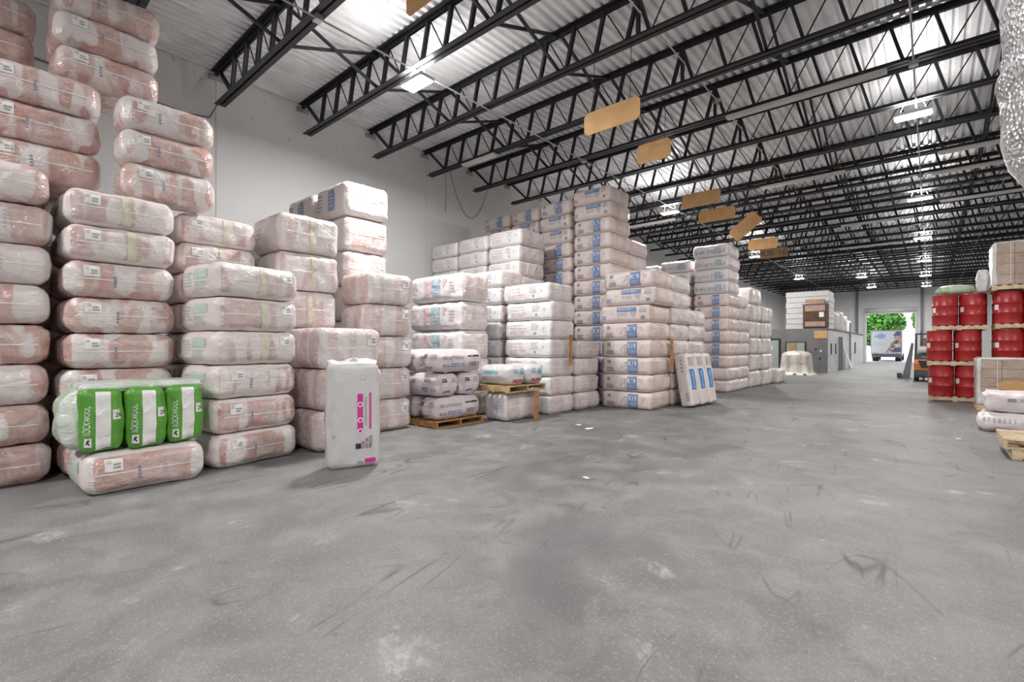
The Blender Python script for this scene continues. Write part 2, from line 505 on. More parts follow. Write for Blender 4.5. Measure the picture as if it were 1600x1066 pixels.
class Print:
    """flat print, stickers and seams that follow a pack's surface; coordinates run 0..1 over a face, left to right, bottom to top"""
    def __init__(self, pack, face):
        self.p, self.face = pack, face
        self.v, self.f, self.mi, self.mats = [], [], [], []
        self.layer = 0
        h = pack.h
        self.w = 2 * (h[0] if face in ('-Y',) else h[1] if face == '+X' else h[0])
        self.hh = 2 * (h[2] if face != 'TOP' else h[1])
    def slot(self, m):
        if m not in self.mats:
            self.mats.append(m)
        return self.mats.index(m)
    def pt(self, a, b, eps):
        h = self.p.h
        A, B = (a - 0.5) * self.w, (b - 0.5) * self.hh
        if self.face == '-Y':
            q = (A, -h[1], B)
        elif self.face == '+X':
            q = (h[0], A, B)
        else:
            q = (A, B, h[2])
        return tuple(self.p.deform(q, eps))
    def eps(self):
        return 0.005 + 0.0015 * self.layer
    def rect(self, a0, b0, a1, b1, m):
        na = max(1, int(abs(a1 - a0) * self.w / 0.03))
        nb = max(1, int(abs(b1 - b0) * self.hh / 0.03))
        o = len(self.v)
        e = self.eps()
        for j in range(nb + 1):
            for i in range(na + 1):
                self.v.append(self.pt(a0 + (a1 - a0) * i / na, b0 + (b1 - b0) * j / nb, e))
        s = self.slot(m)
        for j in range(nb):
            for i in range(na):
                k = o + j * (na + 1) + i
                self.f.append((k, k + 1, k + na + 2, k + na + 1))
                self.mi.append(s)
        return self
    def up(self):
        self.layer += 1
        return self
    def text(self, s, a, b, hgt, m, rot=0, fit=None):
        vs, fs, wd = text2d(s)
        k = hgt * self.hh                     # glyph height in metres
        kx = k if fit is None else fit * (self.w if rot == 0 else self.hh) / wd
        o = len(self.v)
        c, sn = math.cos(math.radians(rot)), math.sin(math.radians(rot))
        for x, y in vs:
            X, Y = x * kx, y * k
            self.v.append(self.pt(a + (c * X - sn * Y) / self.w, b + (sn * X + c * Y) / self.hh, self.eps()))
        sl = self.slot(m)
        for f in fs:
            self.f.append(tuple(o + i for i in f))
            self.mi.append(sl)
        return self
    def lines(self, a0, b0, a1, b1, n, m, rnd, fill=0.45, words=True):
        """rows of unreadable small print"""
        st = (b1 - b0) / n
        for i in range(n):
            y = b1 - (i + 1) * st + st * (1 - fill) / 2
            x = a0
            end = a1 - (a1 - a0) * rnd.uniform(0, 0.3)
            while x < end:
                w = (a1 - a0) * rnd.uniform(0.12, 0.3)
                self.rect(x, y, min(end, x + w), y + st * fill, m)
                x += w + (a1 - a0) * 0.04
        return self
    def ring(self, a, b, r, m, inner=0.65, n=14):
        o = len(self.v)
        for k in range(n):
            t = 2 * math.pi * k / n
            for rr in (r, r * inner):
                self.v.append(self.pt(a + rr * math.cos(t) / self.w, b + rr * math.sin(t) / self.hh, self.eps()))
        s = self.slot(m)
        for k in range(n):
            k2 = (k + 1) % n
            self.f.append((o + 2 * k, o + 2 * k2, o + 2 * k2 + 1, o + 2 * k + 1))
            self.mi.append(s)
        return self
    def poly(self, pts, m):
        o = len(self.v)
        for a, b in pts:
            self.v.append(self.pt(a, b, self.eps()))
        self.f.append(tuple(range(o, o + len(pts))))
        self.mi.append(self.slot(m))
        return self
    def mesh(self, name):
        me = bpy.data.meshes.new(name)
        me.from_pydata(self.v, [], self.f)
        for m in self.mats:
            me.materials.append(M[m])
        me.polygons.foreach_set('material_index', self.mi)
        me.update()
        return me

# printed designs -------------------------------------------------
def print_r19(p, rnd):
    p.lines(0.03, 0.15, 0.09, 0.85, 5, 'ink_grey', rnd)
    p.rect(0.15, 0.62, 0.22, 0.82, 'ink_grey')
    p.text('PINK', 0.15, 0.44, 0.10, 'ink_pink')
    p.lines(0.14, 0.14, 0.31, 0.40, 3, 'ink', rnd)
    p.poly([(0.36, 0.08), (0.42, 0.40), (0.50, 0.70), (0.55, 0.84), (0.57, 0.84), (0.57, 0.08)], 'ink_soft')
    p.up()
    for b in (0.27, 0.47, 0.67):
        p.ring(0.52, b, 0.032, 'ink_grey')
    p.rect(0.555, 0.06, 0.75, 0.92, 'ink_r19')
    p.up()
    p.text('R19', 0.57, 0.50, 0.26, 'ink_white', fit=0.155)
    p.lines(0.59, 0.16, 0.73, 0.42, 3, 'ink_sky', rnd, 0.35)
    p.poly([(0.77, 0.85), (0.86, 0.70), (0.84, 0.45), (0.80, 0.15), (0.765, 0.30)], 'ink_palepink')

def print_r19b(p, rnd):
    p.rect(0.36, 0.62, 0.74, 0.90, 'ink_r19')
    p.up()
    p.lines(0.38, 0.70, 0.72, 0.84, 1, 'ink_sky', rnd, 0.7)
    for a in (0.40, 0.47, 0.54):
        p.ring(a, 0.46, 0.036, 'ink_grey')
    p.poly([(0.60, 0.58), (0.74, 0.58), (0.70, 0.22)], 'ink_soft')
    p.lines(0.80, 0.55, 0.93, 0.88, 3, 'ink_grey', rnd)
    p.rect(0.83, 0.18, 0.90, 0.36, 'ink_grey')
    p.lines(0.06, 0.18, 0.16, 0.42, 2, 'ink_blue', rnd)
    p.lines(0.22, 0.50, 0.32, 0.58, 1, 'ink_soft', rnd)

def print_lines(p, rnd):
    p.lines(0.14, 0.70, 0.52, 0.80, 1, 'ink_palepink', rnd, 0.5)
    p.lines(0.14, 0.52, 0.52, 0.64, 1, 'ink_soft', rnd, 0.4)
    p.lines(0.14, 0.22, 0.52, 0.48, 2, 'ink_palepink', rnd, 0.7)
    p.lines(0.60, 0.45, 0.76, 0.85, 4, 'ink_soft', rnd, 0.45)
    p.rect(0.66, 0.24, 0.70, 0.36, 'ink_grey')
    p.rect(0.83, 0.50, 0.86, 0.62, 'ink_soft')

def print_panel(p, rnd):
    p.lines(0.06, 0.20, 0.17, 0.80, 6, 'ink_palepink', rnd)
    p.rect(0.30, 0.20, 0.43, 0.84, 'ink_palepink')
    p.rect(0.44, 0.58, 0.62, 0.84, 'ink_sky')
    p.rect(0.44, 0.22, 0.62, 0.56, 'ink_sky')
    p.up()
    p.ring(0.53, 0.72, 0.05, 'ink_white')
    p.lines(0.46, 0.34, 0.60, 0.52, 2, 'ink_white', rnd, 0.35)
    p.poly([(0.65, 0.86), (0.74, 0.78), (0.66, 0.48)], 'ink_palepink')
    p.lines(0.78, 0.30, 0.88, 0.72, 4, 'ink_soft', rnd)

def print_dark(p, rnd):
    p.lines(0.10, 0.25, 0.26, 0.80, 5, 'ink_grey', rnd)
    p.rect(0.46, 0.22, 0.66, 0.82, 'ink_r19')
    p.up()
    p.lines(0.48, 0.30, 0.64, 0.74, 4, 'ink_soft', rnd)

def print_table(p, rnd):
    p.rect(0.42, 0.52, 0.74, 0.80, 'ink_green')
    p.up()
    p.lines(0.44, 0.56, 0.72, 0.77, 4, 'ink_white', rnd, 0.3)
    p.lines(0.42, 0.20, 0.74, 0.46, 4, 'ink_green', rnd)
    p.lines(0.16, 0.30, 0.36, 0.76, 5, 'ink_green', rnd)

def print_blue(p, rnd):
    for i in range(26):
        a = 0.05 + 0.85 * i / 26 + rnd.uniform(0, 0.01)
        p.rect(a, rnd.uniform(0.12, 0.3), a + rnd.uniform(0.008, 0.02), rnd.uniform(0.4, 0.66), rnd.choice(['ink_grey', 'ink_r19', 'ink_soft', 'ink_r19']))
    p.rect(0.62, 0.20, 0.80, 0.72, 'ink_sky')

def print_none(p, rnd):
    p.lines(0.15, 0.35, 0.4, 0.7, 3, 'ink_soft', rnd)

TYPES = {
    'pink': dict(film='film_rosy', wrap='wrap_pink', pr=print_table, sticker='L', seam=True, r=0.13, blue=True),
    'pinkp': dict(film='wrap_pink', wrap='wrap_pink', pr=print_none, sticker='L', seam=True, r=0.13, blue=True),
    'palep': dict(film='wrap_rose', wrap='wrap_pale', pr=print_none, sticker='R', seam=True, r=0.12),
    'rose': dict(film='film_rosy', wrap='wrap_rose', pr=print_table, sticker='R', seam=True, r=0.12, tape=True),
    'roseL': dict(film='film_rosy', wrap='wrap_rose', pr=print_table, sticker='L', seam=True, r=0.12, tape=True),
    'pale': dict(film='film_grey', wrap='wrap_pale', pr=print_dark, sticker='R', seam=True, r=0.12),
    'paleY': dict(film='film_grey', wrap='wrap_pale', pr=print_none, sticker=None, seam=True, r=0.11, tape=True),
    'panel': dict(film='film_white', wrap='wrap_grey', pr=print_panel, sticker=None, seam=True, r=0.13),
    'lines': dict(film='film_white', wrap='wrap_grey', pr=print_lines, sticker=None, seam=True, r=0.09),
    'r19': dict(film='film_r19', wrap='wrap_beige', pr=print_r19, sticker=None, seam=False, r=0.11),
    'r19b': dict(film='film_r19', wrap='wrap_beige', pr=print_r19b, sticker=None, seam=False, r=0.11),
    'plain': dict(film='film_r19', wrap='wrap_grey', pr=print_none, sticker=None, seam=True, r=0.11),
    'blue': dict(film='film_white', wrap='wrap_grey', pr=print_blue, sticker=None, seam=False, r=0.10),
}
LOOK = {'pinkp': 'pink clear-wrapped bale', 'palep': 'pale thick bale', 'pink': 'pink clear-wrapped bale', 'rose': 'rosy film-wrapped bale', 'roseL': 'rosy taped bale', 'pale': 'pale thick bale', 'paleY': 'pale yellow-taped thick bale',
        'panel': 'pink-and-blue printed thick bale', 'lines': 'white pink-lined bale', 'r19': 'cream R19 bale',
        'r19b': 'cream blue-banded bale', 'plain': 'plain pinkish bale', 'blue': 'blue-printed white bale'}

_packs = {}
def pack_meshes(typ, lx, ly, lz, seed):
    key = (typ, round(lx, 3), round(ly, 3), round(lz, 3), seed)
    if key in _packs:
        return _packs[key]
    t = TYPES[typ]
    rnd = random.Random(hash(key[1:]) & 0xffff)
    pk = Pack(lx - 0.035, ly - 0.035, lz, t['r'], 0.022, 0.015, seed + 3 * lx)
    out = [('insulation_bale', pk.body('insulation_bale', [t['film'], t['wrap']]))]
    p = Print(pk, '-Y')
    t['pr'](p, rnd)
    out.append(('printed_panel', p.mesh('printed_panel')))
    if t['seam']:
        p = Print(pk, '+X')
        p.rect(0.08, 0.485, 0.92, 0.515, 'seam')
        out.append(('film_seam', p.mesh('film_seam')))
    if t.get('tape'):
        p = Print(pk, '+X')
        p.layer = 1
        a = rnd.uniform(0.46, 0.54)
        p.rect(a, 0.03, a + 0.085, 0.97, 'tape')
        out.append(('tape_strip', p.mesh('tape_strip')))
    if t.get('blue'):
        p = Print(pk, '+X')
        p.layer = 1
        a = rnd.uniform(0.36, 0.44)
        p.lines(a, 0.28, a + 0.03, 0.62, 4, 'ink_r19', rnd, 0.6)
        p.lines(a + 0.22, 0.3, a + 0.245, 0.8, 5, 'ink_soft', rnd)
        out.append(('side_print', p.mesh('side_print')))
    if t['sticker']:
        p = Print(pk, '+X')
        p.layer = 2
        a = 0.15 if t['sticker'] == 'L' else 0.74
        b = 0.56
        p.rect(a, b, a + 0.14, b + 0.32, 'paper')
        p.up()
        p.lines(a + 0.012, b + 0.17, a + 0.06, b + 0.28, 2, 'ink_grey', rnd)
        p.lines(a + 0.065, b + 0.05, a + 0.13, b + 0.20, 2, 'ink_grey', rnd, 0.6)
        out.append(('paper_label', p.mesh('paper_label')))
    _packs[key] = out
    return out

def place_pack(parts, name, loc, rz, label, cat, group):
    root = link(name, parts[0][1], None, loc, rz, label, cat, group)
    for n, me in parts[1:]:
        link(n, me, root, kind='stuff' if 'print' in n else None)
    return root

def stack(typ, xf, yn, lx, ly, lz, n, where, group, z0=0.0, yaw=0.0, jit=0.02, variants=3, name='insulation_bale', types=None, only_from=0, shifts=None):
    """n bales on top of each other; (xf, yn) = the vertical edge between aisle end and printed side"""
    ya = math.radians(yaw)
    roots = []
    for k in range(only_from, n):
        tt = types[k] if types else typ
        parts = pack_meshes(tt, lx, ly, lz * 0.992, k % variants)
        dy = R.uniform(-jit, jit) * 0.7
        dx = R.uniform(-jit, jit)
        if shifts and k in shifts:
            dx += shifts[k][0]
            dy += shifts[k][1]
        a = ya + math.radians(R.uniform(-1.2, 1.2))
        c = Vector((-lx / 2, ly / 2))
        cx = xf + math.cos(ya) * c.x - math.sin(ya) * c.y + dx
        cy = yn + math.sin(ya) * c.x + math.cos(ya) * c.y + dy
        pos = ('topmost' if k == n - 1 and n > 1 else ORD[k] + ('' if k == 0 else ' from bottom')) if n > 1 else 'single'
        roots.append(place_pack(parts, name, (cx, cy, z0 + k * lz), a, f'{LOOK[tt]}, {pos} in {where}' if n > 1 else f'{LOOK[tt]} {where}', 'bale', group))
    return roots

# ---------------------------------------------------------------- the building
XW, YE = -12.4, 60.0
CH, DK = 7.03, 7.88         # underside of bottom chords, underside of roof deck
J0, JS = 3.89 - 2.017, 2.017
floor = link('floor', MB().box(XW - 0.3, -14, -0.2, 16, YE + 0.3, 0).mesh('floor', 'floor'), kind='structure')

wl = link('wall_left', MB().box(XW - 0.3, -14, 0, XW - 0.02, YE + 0.3, DK + 0.3).mesh('wall_left', 'wall'), kind='structure')
pw = 6.1
y = -8.3
while y < YE:
    y1 = min(y + pw - 0.025, YE)
    link('wall_panel', MB().box(XW - 0.05, y, 0, XW, y1, DK + 0.1).mesh('wall_panel', 'wall'), wl)
    y += pw

DX0, DX1, DZ = -5.0, -1.04, 4.9
wf = link('wall_far', MB().box(XW, YE, DZ, 16, YE + 0.3, DK + 0.3).mesh('wall_far', 'wall'), kind='structure')
for a, b_ in ((XW, DX0), (DX1, 16.0)):
    x = a
    while x < b_ - 0.01:
        x1 = min(x + 3.0, b_)
        link('wall_panel', MB().box(x, YE, 0, x1 - 0.03, YE + 0.3, DZ).mesh('wall_panel', 'wall'), wf)
        x += 3.0

link('wall_back', MB().box(XW - 0.3, -14.3, 0, 16, -14, DK + 0.3).mesh('wall_back', 'wall'), kind='structure')
link('wall_right', MB().box(16, -14.3, 0, 16.3, YE + 0.3, DK + 0.3).mesh('wall_right', 'wall'), kind='structure')
ceiling = link('ceiling', MB().box(XW - 0.3, -14, DK + 0.08, 16, YE + 0.3, DK + 0.12).mesh('ceiling', 'deck'), kind='structure')
def deck_sheet(nr, length):
    mb = MB()
    p, prof = 0.19, [(0.0, 0.07), (0.055, 0.07), (0.075, 0.0), (0.165, 0.0), (0.185, 0.07), (0.19, 0.07)]
    pts = []
    for k in range(nr):
        for q, z in prof[:-1]:
            pts.append((k * p + q, z))
    pts.append((nr * p, 0.07))
    o = [(x, yy, z) for x, z in pts for yy in (0, length)]
    mb.add(o, [(2 * i, 2 * i + 2, 2 * i + 3, 2 * i + 1) for i in range(len(pts) - 1)])
    return mb.mesh('deck_sheet', 'deck')
dm = deck_sheet(5, JS * 5 - 0.006)
for i in range(22):
    for j in range(-1, 6):
        link('deck_sheet', dm, ceiling, (XW + i * 0.95, J0 + j * 5 * JS, DK))

# roll-up door, its jambs and a column beside it
dr = link('door_1', MB().box(DX0 + 0.1, YE - 0.25, DZ - 0.12, DX1 - 0.1, YE - 0.02, DZ + 0.42).mesh('door_1', 'lift_door'), kind='structure')
for x in (DX0 - 0.02, DX1 - 0.12):
    link('door_track', MB().box(x, YE - 0.22, 0, x + 0.14, YE - 0.02, DZ + 0.55).mesh('door_track', 'lift_door'), dr)
link('hood_roll', MB().tube([(DX0 + 0.05, YE - 0.32, DZ + 0.22), (DX1 - 0.05, YE - 0.32, DZ + 0.22)], 0.22, 14).mesh('hood_roll', 'lift_door', True), dr)
for x in (DX0 - 0.75, DX1 + 0.30):
    link('trim_1', MB().box(x, YE - 0.28, 0, x + 0.2, YE - 0.003, CH + 0.5).box(x + 0.08, YE - 0.36, 0, x + 0.12, YE - 0.28, CH + 0.5).mesh('trim_1', 'machine_mid'), kind='structure')

# roof joists -------------------------------------------------------
XA, XB, XM = XW + 0.25, 4.6, -3.92
NJ = 29
def angle_pair(x0, x1, z, up, leg=0.10, gap=0.03, t=0.011):
    mb = MB()
    for s in (-1, 1):
        ya_, yb_ = s * gap / 2, s * (gap / 2 + leg)
        yl, yh = min(ya_, yb_), max(ya_, yb_)
        if up:   # flange on top
            mb.box(x0, yl, z - t, x1, yh, z)
            mb.box(x0, min(ya_, ya_ + s * t), z - leg, x1, max(ya_, ya_ + s * t), z)
        else:
            mb.box(x0, yl, z, x1, yh, z + t)
            mb.box(x0, min(ya_, ya_ + s * t), z, x1, max(ya_, ya_ + s * t), z + leg)
    return mb
top_m = angle_pair(XW + 0.02, XB, DK - 0.002, True).mesh('top_chord', 'steel_black')
bot_m = angle_pair(XA, XB - 0.5, CH, False).mesh('bottom_chord', 'steel_black')
plate_m = MB().box(XW + 0.002, -0.16, DK - 0.20, XW + 0.03, 0.16, DK - 0.08).mesh('bearing_plate', 'steel_grey')
pl = 0.66
web = []
k = 0
while XA + 0.75 + (k + 1) * pl < XM:
    xb = XA + 0.75 + k * pl
    web.append(('web_angle', (xb, 0, CH + 0.05), (xb + 0.20, 0, DK - 0.05)))
    web.append(('web_rod', (xb + 0.22, 0, DK - 0.05), (xb + pl - 0.02, 0, CH + 0.05)))
    k += 1
xl = XA + 0.75 + k * pl
web += [(n, (2 * XM - a[0], 0, a[2]), (2 * XM - b[0], 0, b[2])) for n, a, b in web]
web.append(('web_angle', (xl, 0, CH + 0.05), (XM, 0, DK - 0.05)))
web.append(('web_angle', (2 * XM - xl, 0, CH + 0.05), (XM, 0, DK - 0.05)))
web.append(('web_angle', (XM, 0, CH + 0.05), (XM, 0, DK - 0.05)))
web.append(('web_rod', (XW + 0.2, 0, DK - 0.07), (XA + 0.72, 0, CH + 0.05)))
web.append(('end_web', (XW + 0.25, 0, DK - 0.07), (XA + 0.75, 0, CH + 0.05)))
def web_mesh(mb, n, a, b):
    if n == 'web_rod':
        return mb.tube([a, b], 0.014, 6)
    for s in (-1, 1):
        mb.bar((a[0], s * 0.026, a[2]), (b[0], s * 0.026, b[2]), 0.055, 0.030, up=(0, 1, 0))
    return mb
web_ms = [(n, web_mesh(MB(), n, a, b).mesh(n, 'steel_black')) for n, a, b in web]
allw = MB()
for n, a, b in web:
    web_mesh(allw, n, a, b)
allw_m = allw.mesh('webs', 'steel_black')
for j in range(NJ):
    yj = J0 + j * JS
    if yj > YE - 0.4:
        break
    where = ('nearest the camera' if j == 0 else f'{ORD[j]} counting from the near end of the hall' if j else '')
    t = thing('roof_joist', (0, yj, 0), 0, f'black open-web steel roof joist, {where}', 'roof joist', 'black roof joists')
    link('top_chord', top_m, t)
    link('bottom_chord', bot_m, t)
    link('bearing_plate', plate_m, t)
    if 1 <= j <= 8:
        for n, me in web_ms:
            link(n, me, t)
    else:
        link('web_bars', allw_m, t, kind='stuff')

for bx, ph in ((-8.96, 'closest to the left wall'), (-5.67, 'second from the left wall'), (-2.35, 'third from the left wall'), (1.07, 'farthest from the left wall')):
    t = thing('cross_bracing', (bx, J0, CH), 0, f'row of crossed black brace bars between the roof joists, {ph}', 'bracing', 'rows of cross bracing')
    d = DK - CH - 0.04
    m1 = MB().bar((-0.02, 0, 0.07), (0.0, JS, d), 0.05, 0.05).mesh('brace_bar', 'steel_black')
    m2 = MB().bar((0.06, 0, d), (0.04, JS, 0.07), 0.05, 0.05).mesh('brace_bar', 'steel_black')
    for j in range(NJ - 1):
        link('brace_bar', m1, t, (0, j * JS, 0))
        link('brace_bar', m2, t, (0, j * JS, 0))

# conduits along the hall under the roof
for x, z, ph in ((-0.25, CH - 0.05, 'feeding the lamps over the aisle'), (-3.85, CH + 0.42, 'above the hanging cardboard signs'), (-7.62, CH - 0.04, 'over the stacked bales'), (1.9, CH + 0.30, 'over the red drums')):
    t = thing('conduit', (x, 0, 0), 0, f'thin grey electrical conduit running along the roof joists {ph}', 'conduit', 'roof conduits')
    link('pipe', MB().tube([(0, 1.0, z), (0, YE - 1, z)], 0.016, 8).mesh('pipe', 'steel_grey', True), t)
    bm_ = MB().box(-0.07, -0.06, z - 0.05, 0.07, 0.06, z + 0.05).mesh('junction_box', 'steel_grey')
    for q in range(8):
        link('junction_box', bm_, t, (0, J0 + JS * (1 + q * 4), 0))
# cables on the left wall
link('wall_cable', MB().tube([(XW + 0.02, -1, 7.02), (XW + 0.02, 1.0, 6.86), (XW + 0.02, 3.3, 6.72), (XW + 0.05, 3.75, 6.78), (XW + 0.3, 3.87, 7.12), (-9.0, 3.87, 7.14)], 0.018, 6).mesh('wall_cable', 'cable', True),
     label='dark cable run along the top of the left wall to a roof joist', cat='cable')
pts = []
for q in range(15):
    a = q / 14
    pts.append((XW + 0.02, 10.95 + 2.05 * a, 7.75 - 1.6 * (1 - (2 * a - 1) ** 2)))
link('wall_cable', MB().tube(pts, 0.009, 6).mesh('wall_cable', 'cable', True), label='thin cable drooping in a loop on the left wall', cat='cable')
link('wall_cable', MB().tube([(XW + 0.02, 10.82, 7.75), (XW + 0.02, 10.84, 6.9), (XW + 0.02, 10.82, 6.1)], 0.007, 6).mesh('wall_cable', 'cable', True), label='thin straight cable hanging down the left wall beside a looped one', cat='cable')

# lamps ------------------------------------------------------------
UP = 0.21
def led(x, y, label, power=1.0):
    t = thing('bay_lamp', (x, y, 0), 0, label, 'lamp', 'lit bay lamps')
    z = CH - 0.32
    link('housing', MB().box(-0.33, -0.17, z + 0.02, 0.33, 0.17, z + 0.085).box(-0.12, -0.08, z + 0.085, 0.12, 0.08, z + 0.14).mesh('housing', 'fixture'), t)
    link('lens', MB().box(-0.30, -0.14, z, 0.30, 0.14, z + 0.019).mesh('lens', 'lens'), t)
    for s in (-0.25, 0.25):
        link('hanger', MB().tube([(s, 0, z + 0.08), (s * 0.6, 0, CH + 0.02)], 0.006, 6).mesh('hanger', 'steel_grey'), t)
    ld = bpy.data.lights.new('lamp_light', 'AREA')
    ld.shape = 'RECTANGLE'
    ld.size, ld.size_y = 0.6, 0.28
    ld.color = (1.0, 0.985, 0.965)
    lo = bpy.data.objects.new('lamp_light', ld)
    C.objects.link(lo)
    lo.parent = t
    lo.location = (0, 0, z - 0.01)
    lu = ld.copy()                       # extra light added above the housing to brighten the roof deck
    lu.energy = LAMP_W * UP
    ld.energy = LAMP_W * power
    lo2 = bpy.data.objects.new('added_uplight', lu)
    C.objects.link(lo2)
    lo2.parent = t
    lo2.location = (0, 0, z + 0.16)
    lo2.rotation_euler = (math.pi, 0, 0)
jy = lambda k: J0 + k * JS
led(-7.6, jy(2), 'bright lamp under the roof above the pale thick bales by the wall')
led(-7.6, jy(8), 'bright lamp under the roof just right of the tallest R19 bales')
led(-7.6, jy(14), 'small bright lamp under the roof beside the bright white bale tower')
led(-7.6, jy(20), 'far bright lamp in the row over the bales, beyond the others')
names2 = {2: 'unseen lamp added over the near aisle', 6: 'largest bright lamp over the aisle, beside the foil bundle', 10: 'second bright lamp along the aisle', 14: 'third bright lamp along the aisle', 18: 'fourth bright lamp along the aisle',  # the near-aisle lamp is out of view, added to light the foreground
          22: 'fifth bright lamp along the aisle', 26: 'last bright lamp along the aisle near the far door'}
for kk, lb in names2.items():
    led(-0.3, jy(kk), lb, 0.58)
led(-0.3, jy(-2), 'unseen fill lamp added over the aisle behind the viewpoint')  # out of view, added for fill from behind the camera
for q, lb in ((0, 'unseen fill lamp added in the right part, near'), (5, 'unseen fill lamp added in the right part, middle'), (11, 'unseen fill lamp added in the right part, far')):
    led(8.0, jy(q), lb, 0.8)  # row out of view, added as fill light from the right
led(-7.6, jy(-3), 'unseen fill lamp added over the bales behind the viewpoint')  # another added fill lamp, never in view
led(-3.9, jy(21), 'bright lamp over the office roof, nearer of two')
led(-3.9, jy(25), 'bright lamp over the office roof, farther of two')

def strip(x, y, L, label, z=CH - 0.075):
    t = thing('strip_light', (x, y, z), 0, label, 'strip light', 'unlit strip lights')
    link('tray', MB().box(-L / 2, -0.09, 0.01, L / 2, 0.09, 0.07).mesh('tray', 'fixture'), t)
    for s in (-0.045, 0.045):
        link('tube', MB().tube([(-L / 2 + 0.05, s, 0.0), (L / 2 - 0.05, s, 0.0)], 0.017, 8).mesh('tube', 'tube', True), t)
for (x, jn, L, lb) in ((-9.9, 4, 1.3, 'short unlit strip light under a joist close to the left wall'), (-2.15, 5, 3.0, 'long unlit strip light under a joist in the middle of the roof'),
                       (1.1, 8, 1.9, 'unlit strip light beside the foil bundle, upper of three'), (1.3, 9, 2.6, 'unlit strip light beside the foil bundle, middle of three'),
                       (1.5, 11, 2.5, 'unlit strip light beside the foil bundle, lower of three'), (-3.2, 8, 2.4, 'unlit strip light above the two overlapping cardboard signs'),
                       (-1.8, 12, 2.5, 'unlit strip light in the middle of the far roof'), (-9.4, 9, 2.4, 'unlit strip light above the bright white bale tower'),
                       (-2.6, 15, 2.5, 'small far unlit strip light right of the lettered cardboard sign')):
    strip(x, jy(jn), L, lb)

# hanging cardboard signs -------------------------------------------
def sign(x0, x1, jn, zt, zb, label, tilt=0.0, text=None, hang=True):
    yj = jy(jn) - 0.05
    w, h = x1 - x0, zt - zb
    c = 0.07
    pts = [(-w / 2 + c, -h), (w / 2 - c, -h), (w / 2, -h + c), (w / 2, -c), (w / 2 - c, 0), (-w / 2 + c, 0), (-w / 2, -c), (-w / 2, -h + c)]
    t = thing('cardboard_sign', ((x0 + x1) / 2, yj, zt), 0, label, 'sign', 'hanging cardboard signs')
    ct, st = math.cos(tilt), math.sin(tilt)
    rot = lambda p: (p[0] * ct - p[1] * st, p[0] * st + p[1] * ct)
    P2 = [rot(p) for p in pts]
    n = len(P2)
    mb = MB().add([(x, -0.004, z) for x, z in P2] + [(x, 0.004, z) for x, z in P2],
                  [tuple(range(n)), tuple(reversed(range(n, 2 * n)))] + [(i + n, (i + 1) % n + n, (i + 1) % n, i) for i in range(n)])
    link('card', mb.mesh('card', 'card_dark' if text == 'R30  16' else 'card'), t)
    for s in (-0.33, 0.33):
        a = rot((s * w, -0.03))
        link('hanging_wire', MB().tube([(a[0], 0, a[1]), (s * w, 0.05, CH + 0.03 - zt)], 0.006, 6).mesh('hanging_wire', 'steel_black'), t)
    if text:
        vs, fs, wd = text2d(text)
        k2 = min(0.5 * h, 0.82 * w / wd)
        mb = MB().add([(-wd * k2 / 2 + p[0] * k2, -0.0065, -h / 2 - k2 / 2 + p[1] * k2) for p in vs], fs)
        link('lettering', mb.mesh('lettering', 'ink'), t)
sign(-5.16, -4.05, 1, 6.34, 5.86, 'cardboard sign cut off by the top edge of the picture', text='R11')
sign(-5.01, -3.86, 3, 6.02, 5.60, 'largest blank cardboard sign hanging from a joist')
sign(-4.93, -4.15, 4, 6.03, 5.60, 'short creased cardboard sign, next to the largest one')
sign(-5.5, -4.42, 6, 6.0, 5.60, 'wide cardboard sign, upper of the two overlapping ones')
sign(-5.75, -4.62, 7, 6.0, 5.60, 'wide cardboard sign, lower of the two overlapping ones')
sign(-5.55, -4.5, 8, 5.95, 5.45, 'cardboard sign hanging steeply tilted', tilt=math.radians(38))
sign(-5.85, -4.72, 10, 6.08, 5.62, 'plain cardboard sign just above the lettered one')
sign(-5.9, -4.75, 11, 6.0, 5.55, 'far dark cardboard sign lettered R30 16', text='R30  16')

# ---------------------------------------------------------------- bale stacks, left to right
G1 = 'pink bales at the left'
stack('pinkp', -7.75, -0.46, 1.45, 1.2, 0.46, 8, 'the stack cut off by the left edge', G1)
stack('pinkp', -9.25, 0.10, 1.5, 1.2, 0.46, 8, 'the hidden row behind the left edge stack', G1)
stack('pinkp', -7.60, 0.80, 1.45, 1.12, 0.437, 8, 'the stack behind the green pack', G1, types=['pinkp', 'pinkp', 'pinkp', 'pinkp', 'pinkp', 'pinkp', 'roseL', 'roseL'])
stack('pink', -6.60, 0.83, 0.94, 1.15, 0.45, 1, 'lying on the floor under the green pack', G1, jit=0)
stack('rose', -6.79, 2.15, 0.98, 1.2, 0.448, 6, 'the turned stack right of the green pack', G1, yaw=11.0, types=['pink', 'pink', 'pink', 'rose', 'rose', 'rose'])
stack('roseL', -8.14, 2.06, 1.1, 1.1, 0.445, 8, 'the stack behind the turned one', G1)
stack('pinkp', -7.87, 1.38, 0.62, 1.1, 0.45, 3, 'the short pile on the green pack stack', G1, z0=3.57)
stack('pinkp', -8.50, 0.12, 1.2, 1.2, 0.48, 3, 'the pile stepping in from the left edge', G1, z0=3.70)
stack('pinkp', -9.74, -0.30, 1.15, 1.2, 0.48, 3, 'the hidden pile by the wall at left', G1, z0=3.70)
stack('pinkp', -8.60, 0.83, 1.1, 1.16, 0.46, 3, 'the highest pile touching the top edge', G1, z0=5.16)
stack('pinkp', -9.76, -0.44, 1.1, 1.18, 0.46, 3, 'the rear pile in the top left corner', G1, z0=5.16)

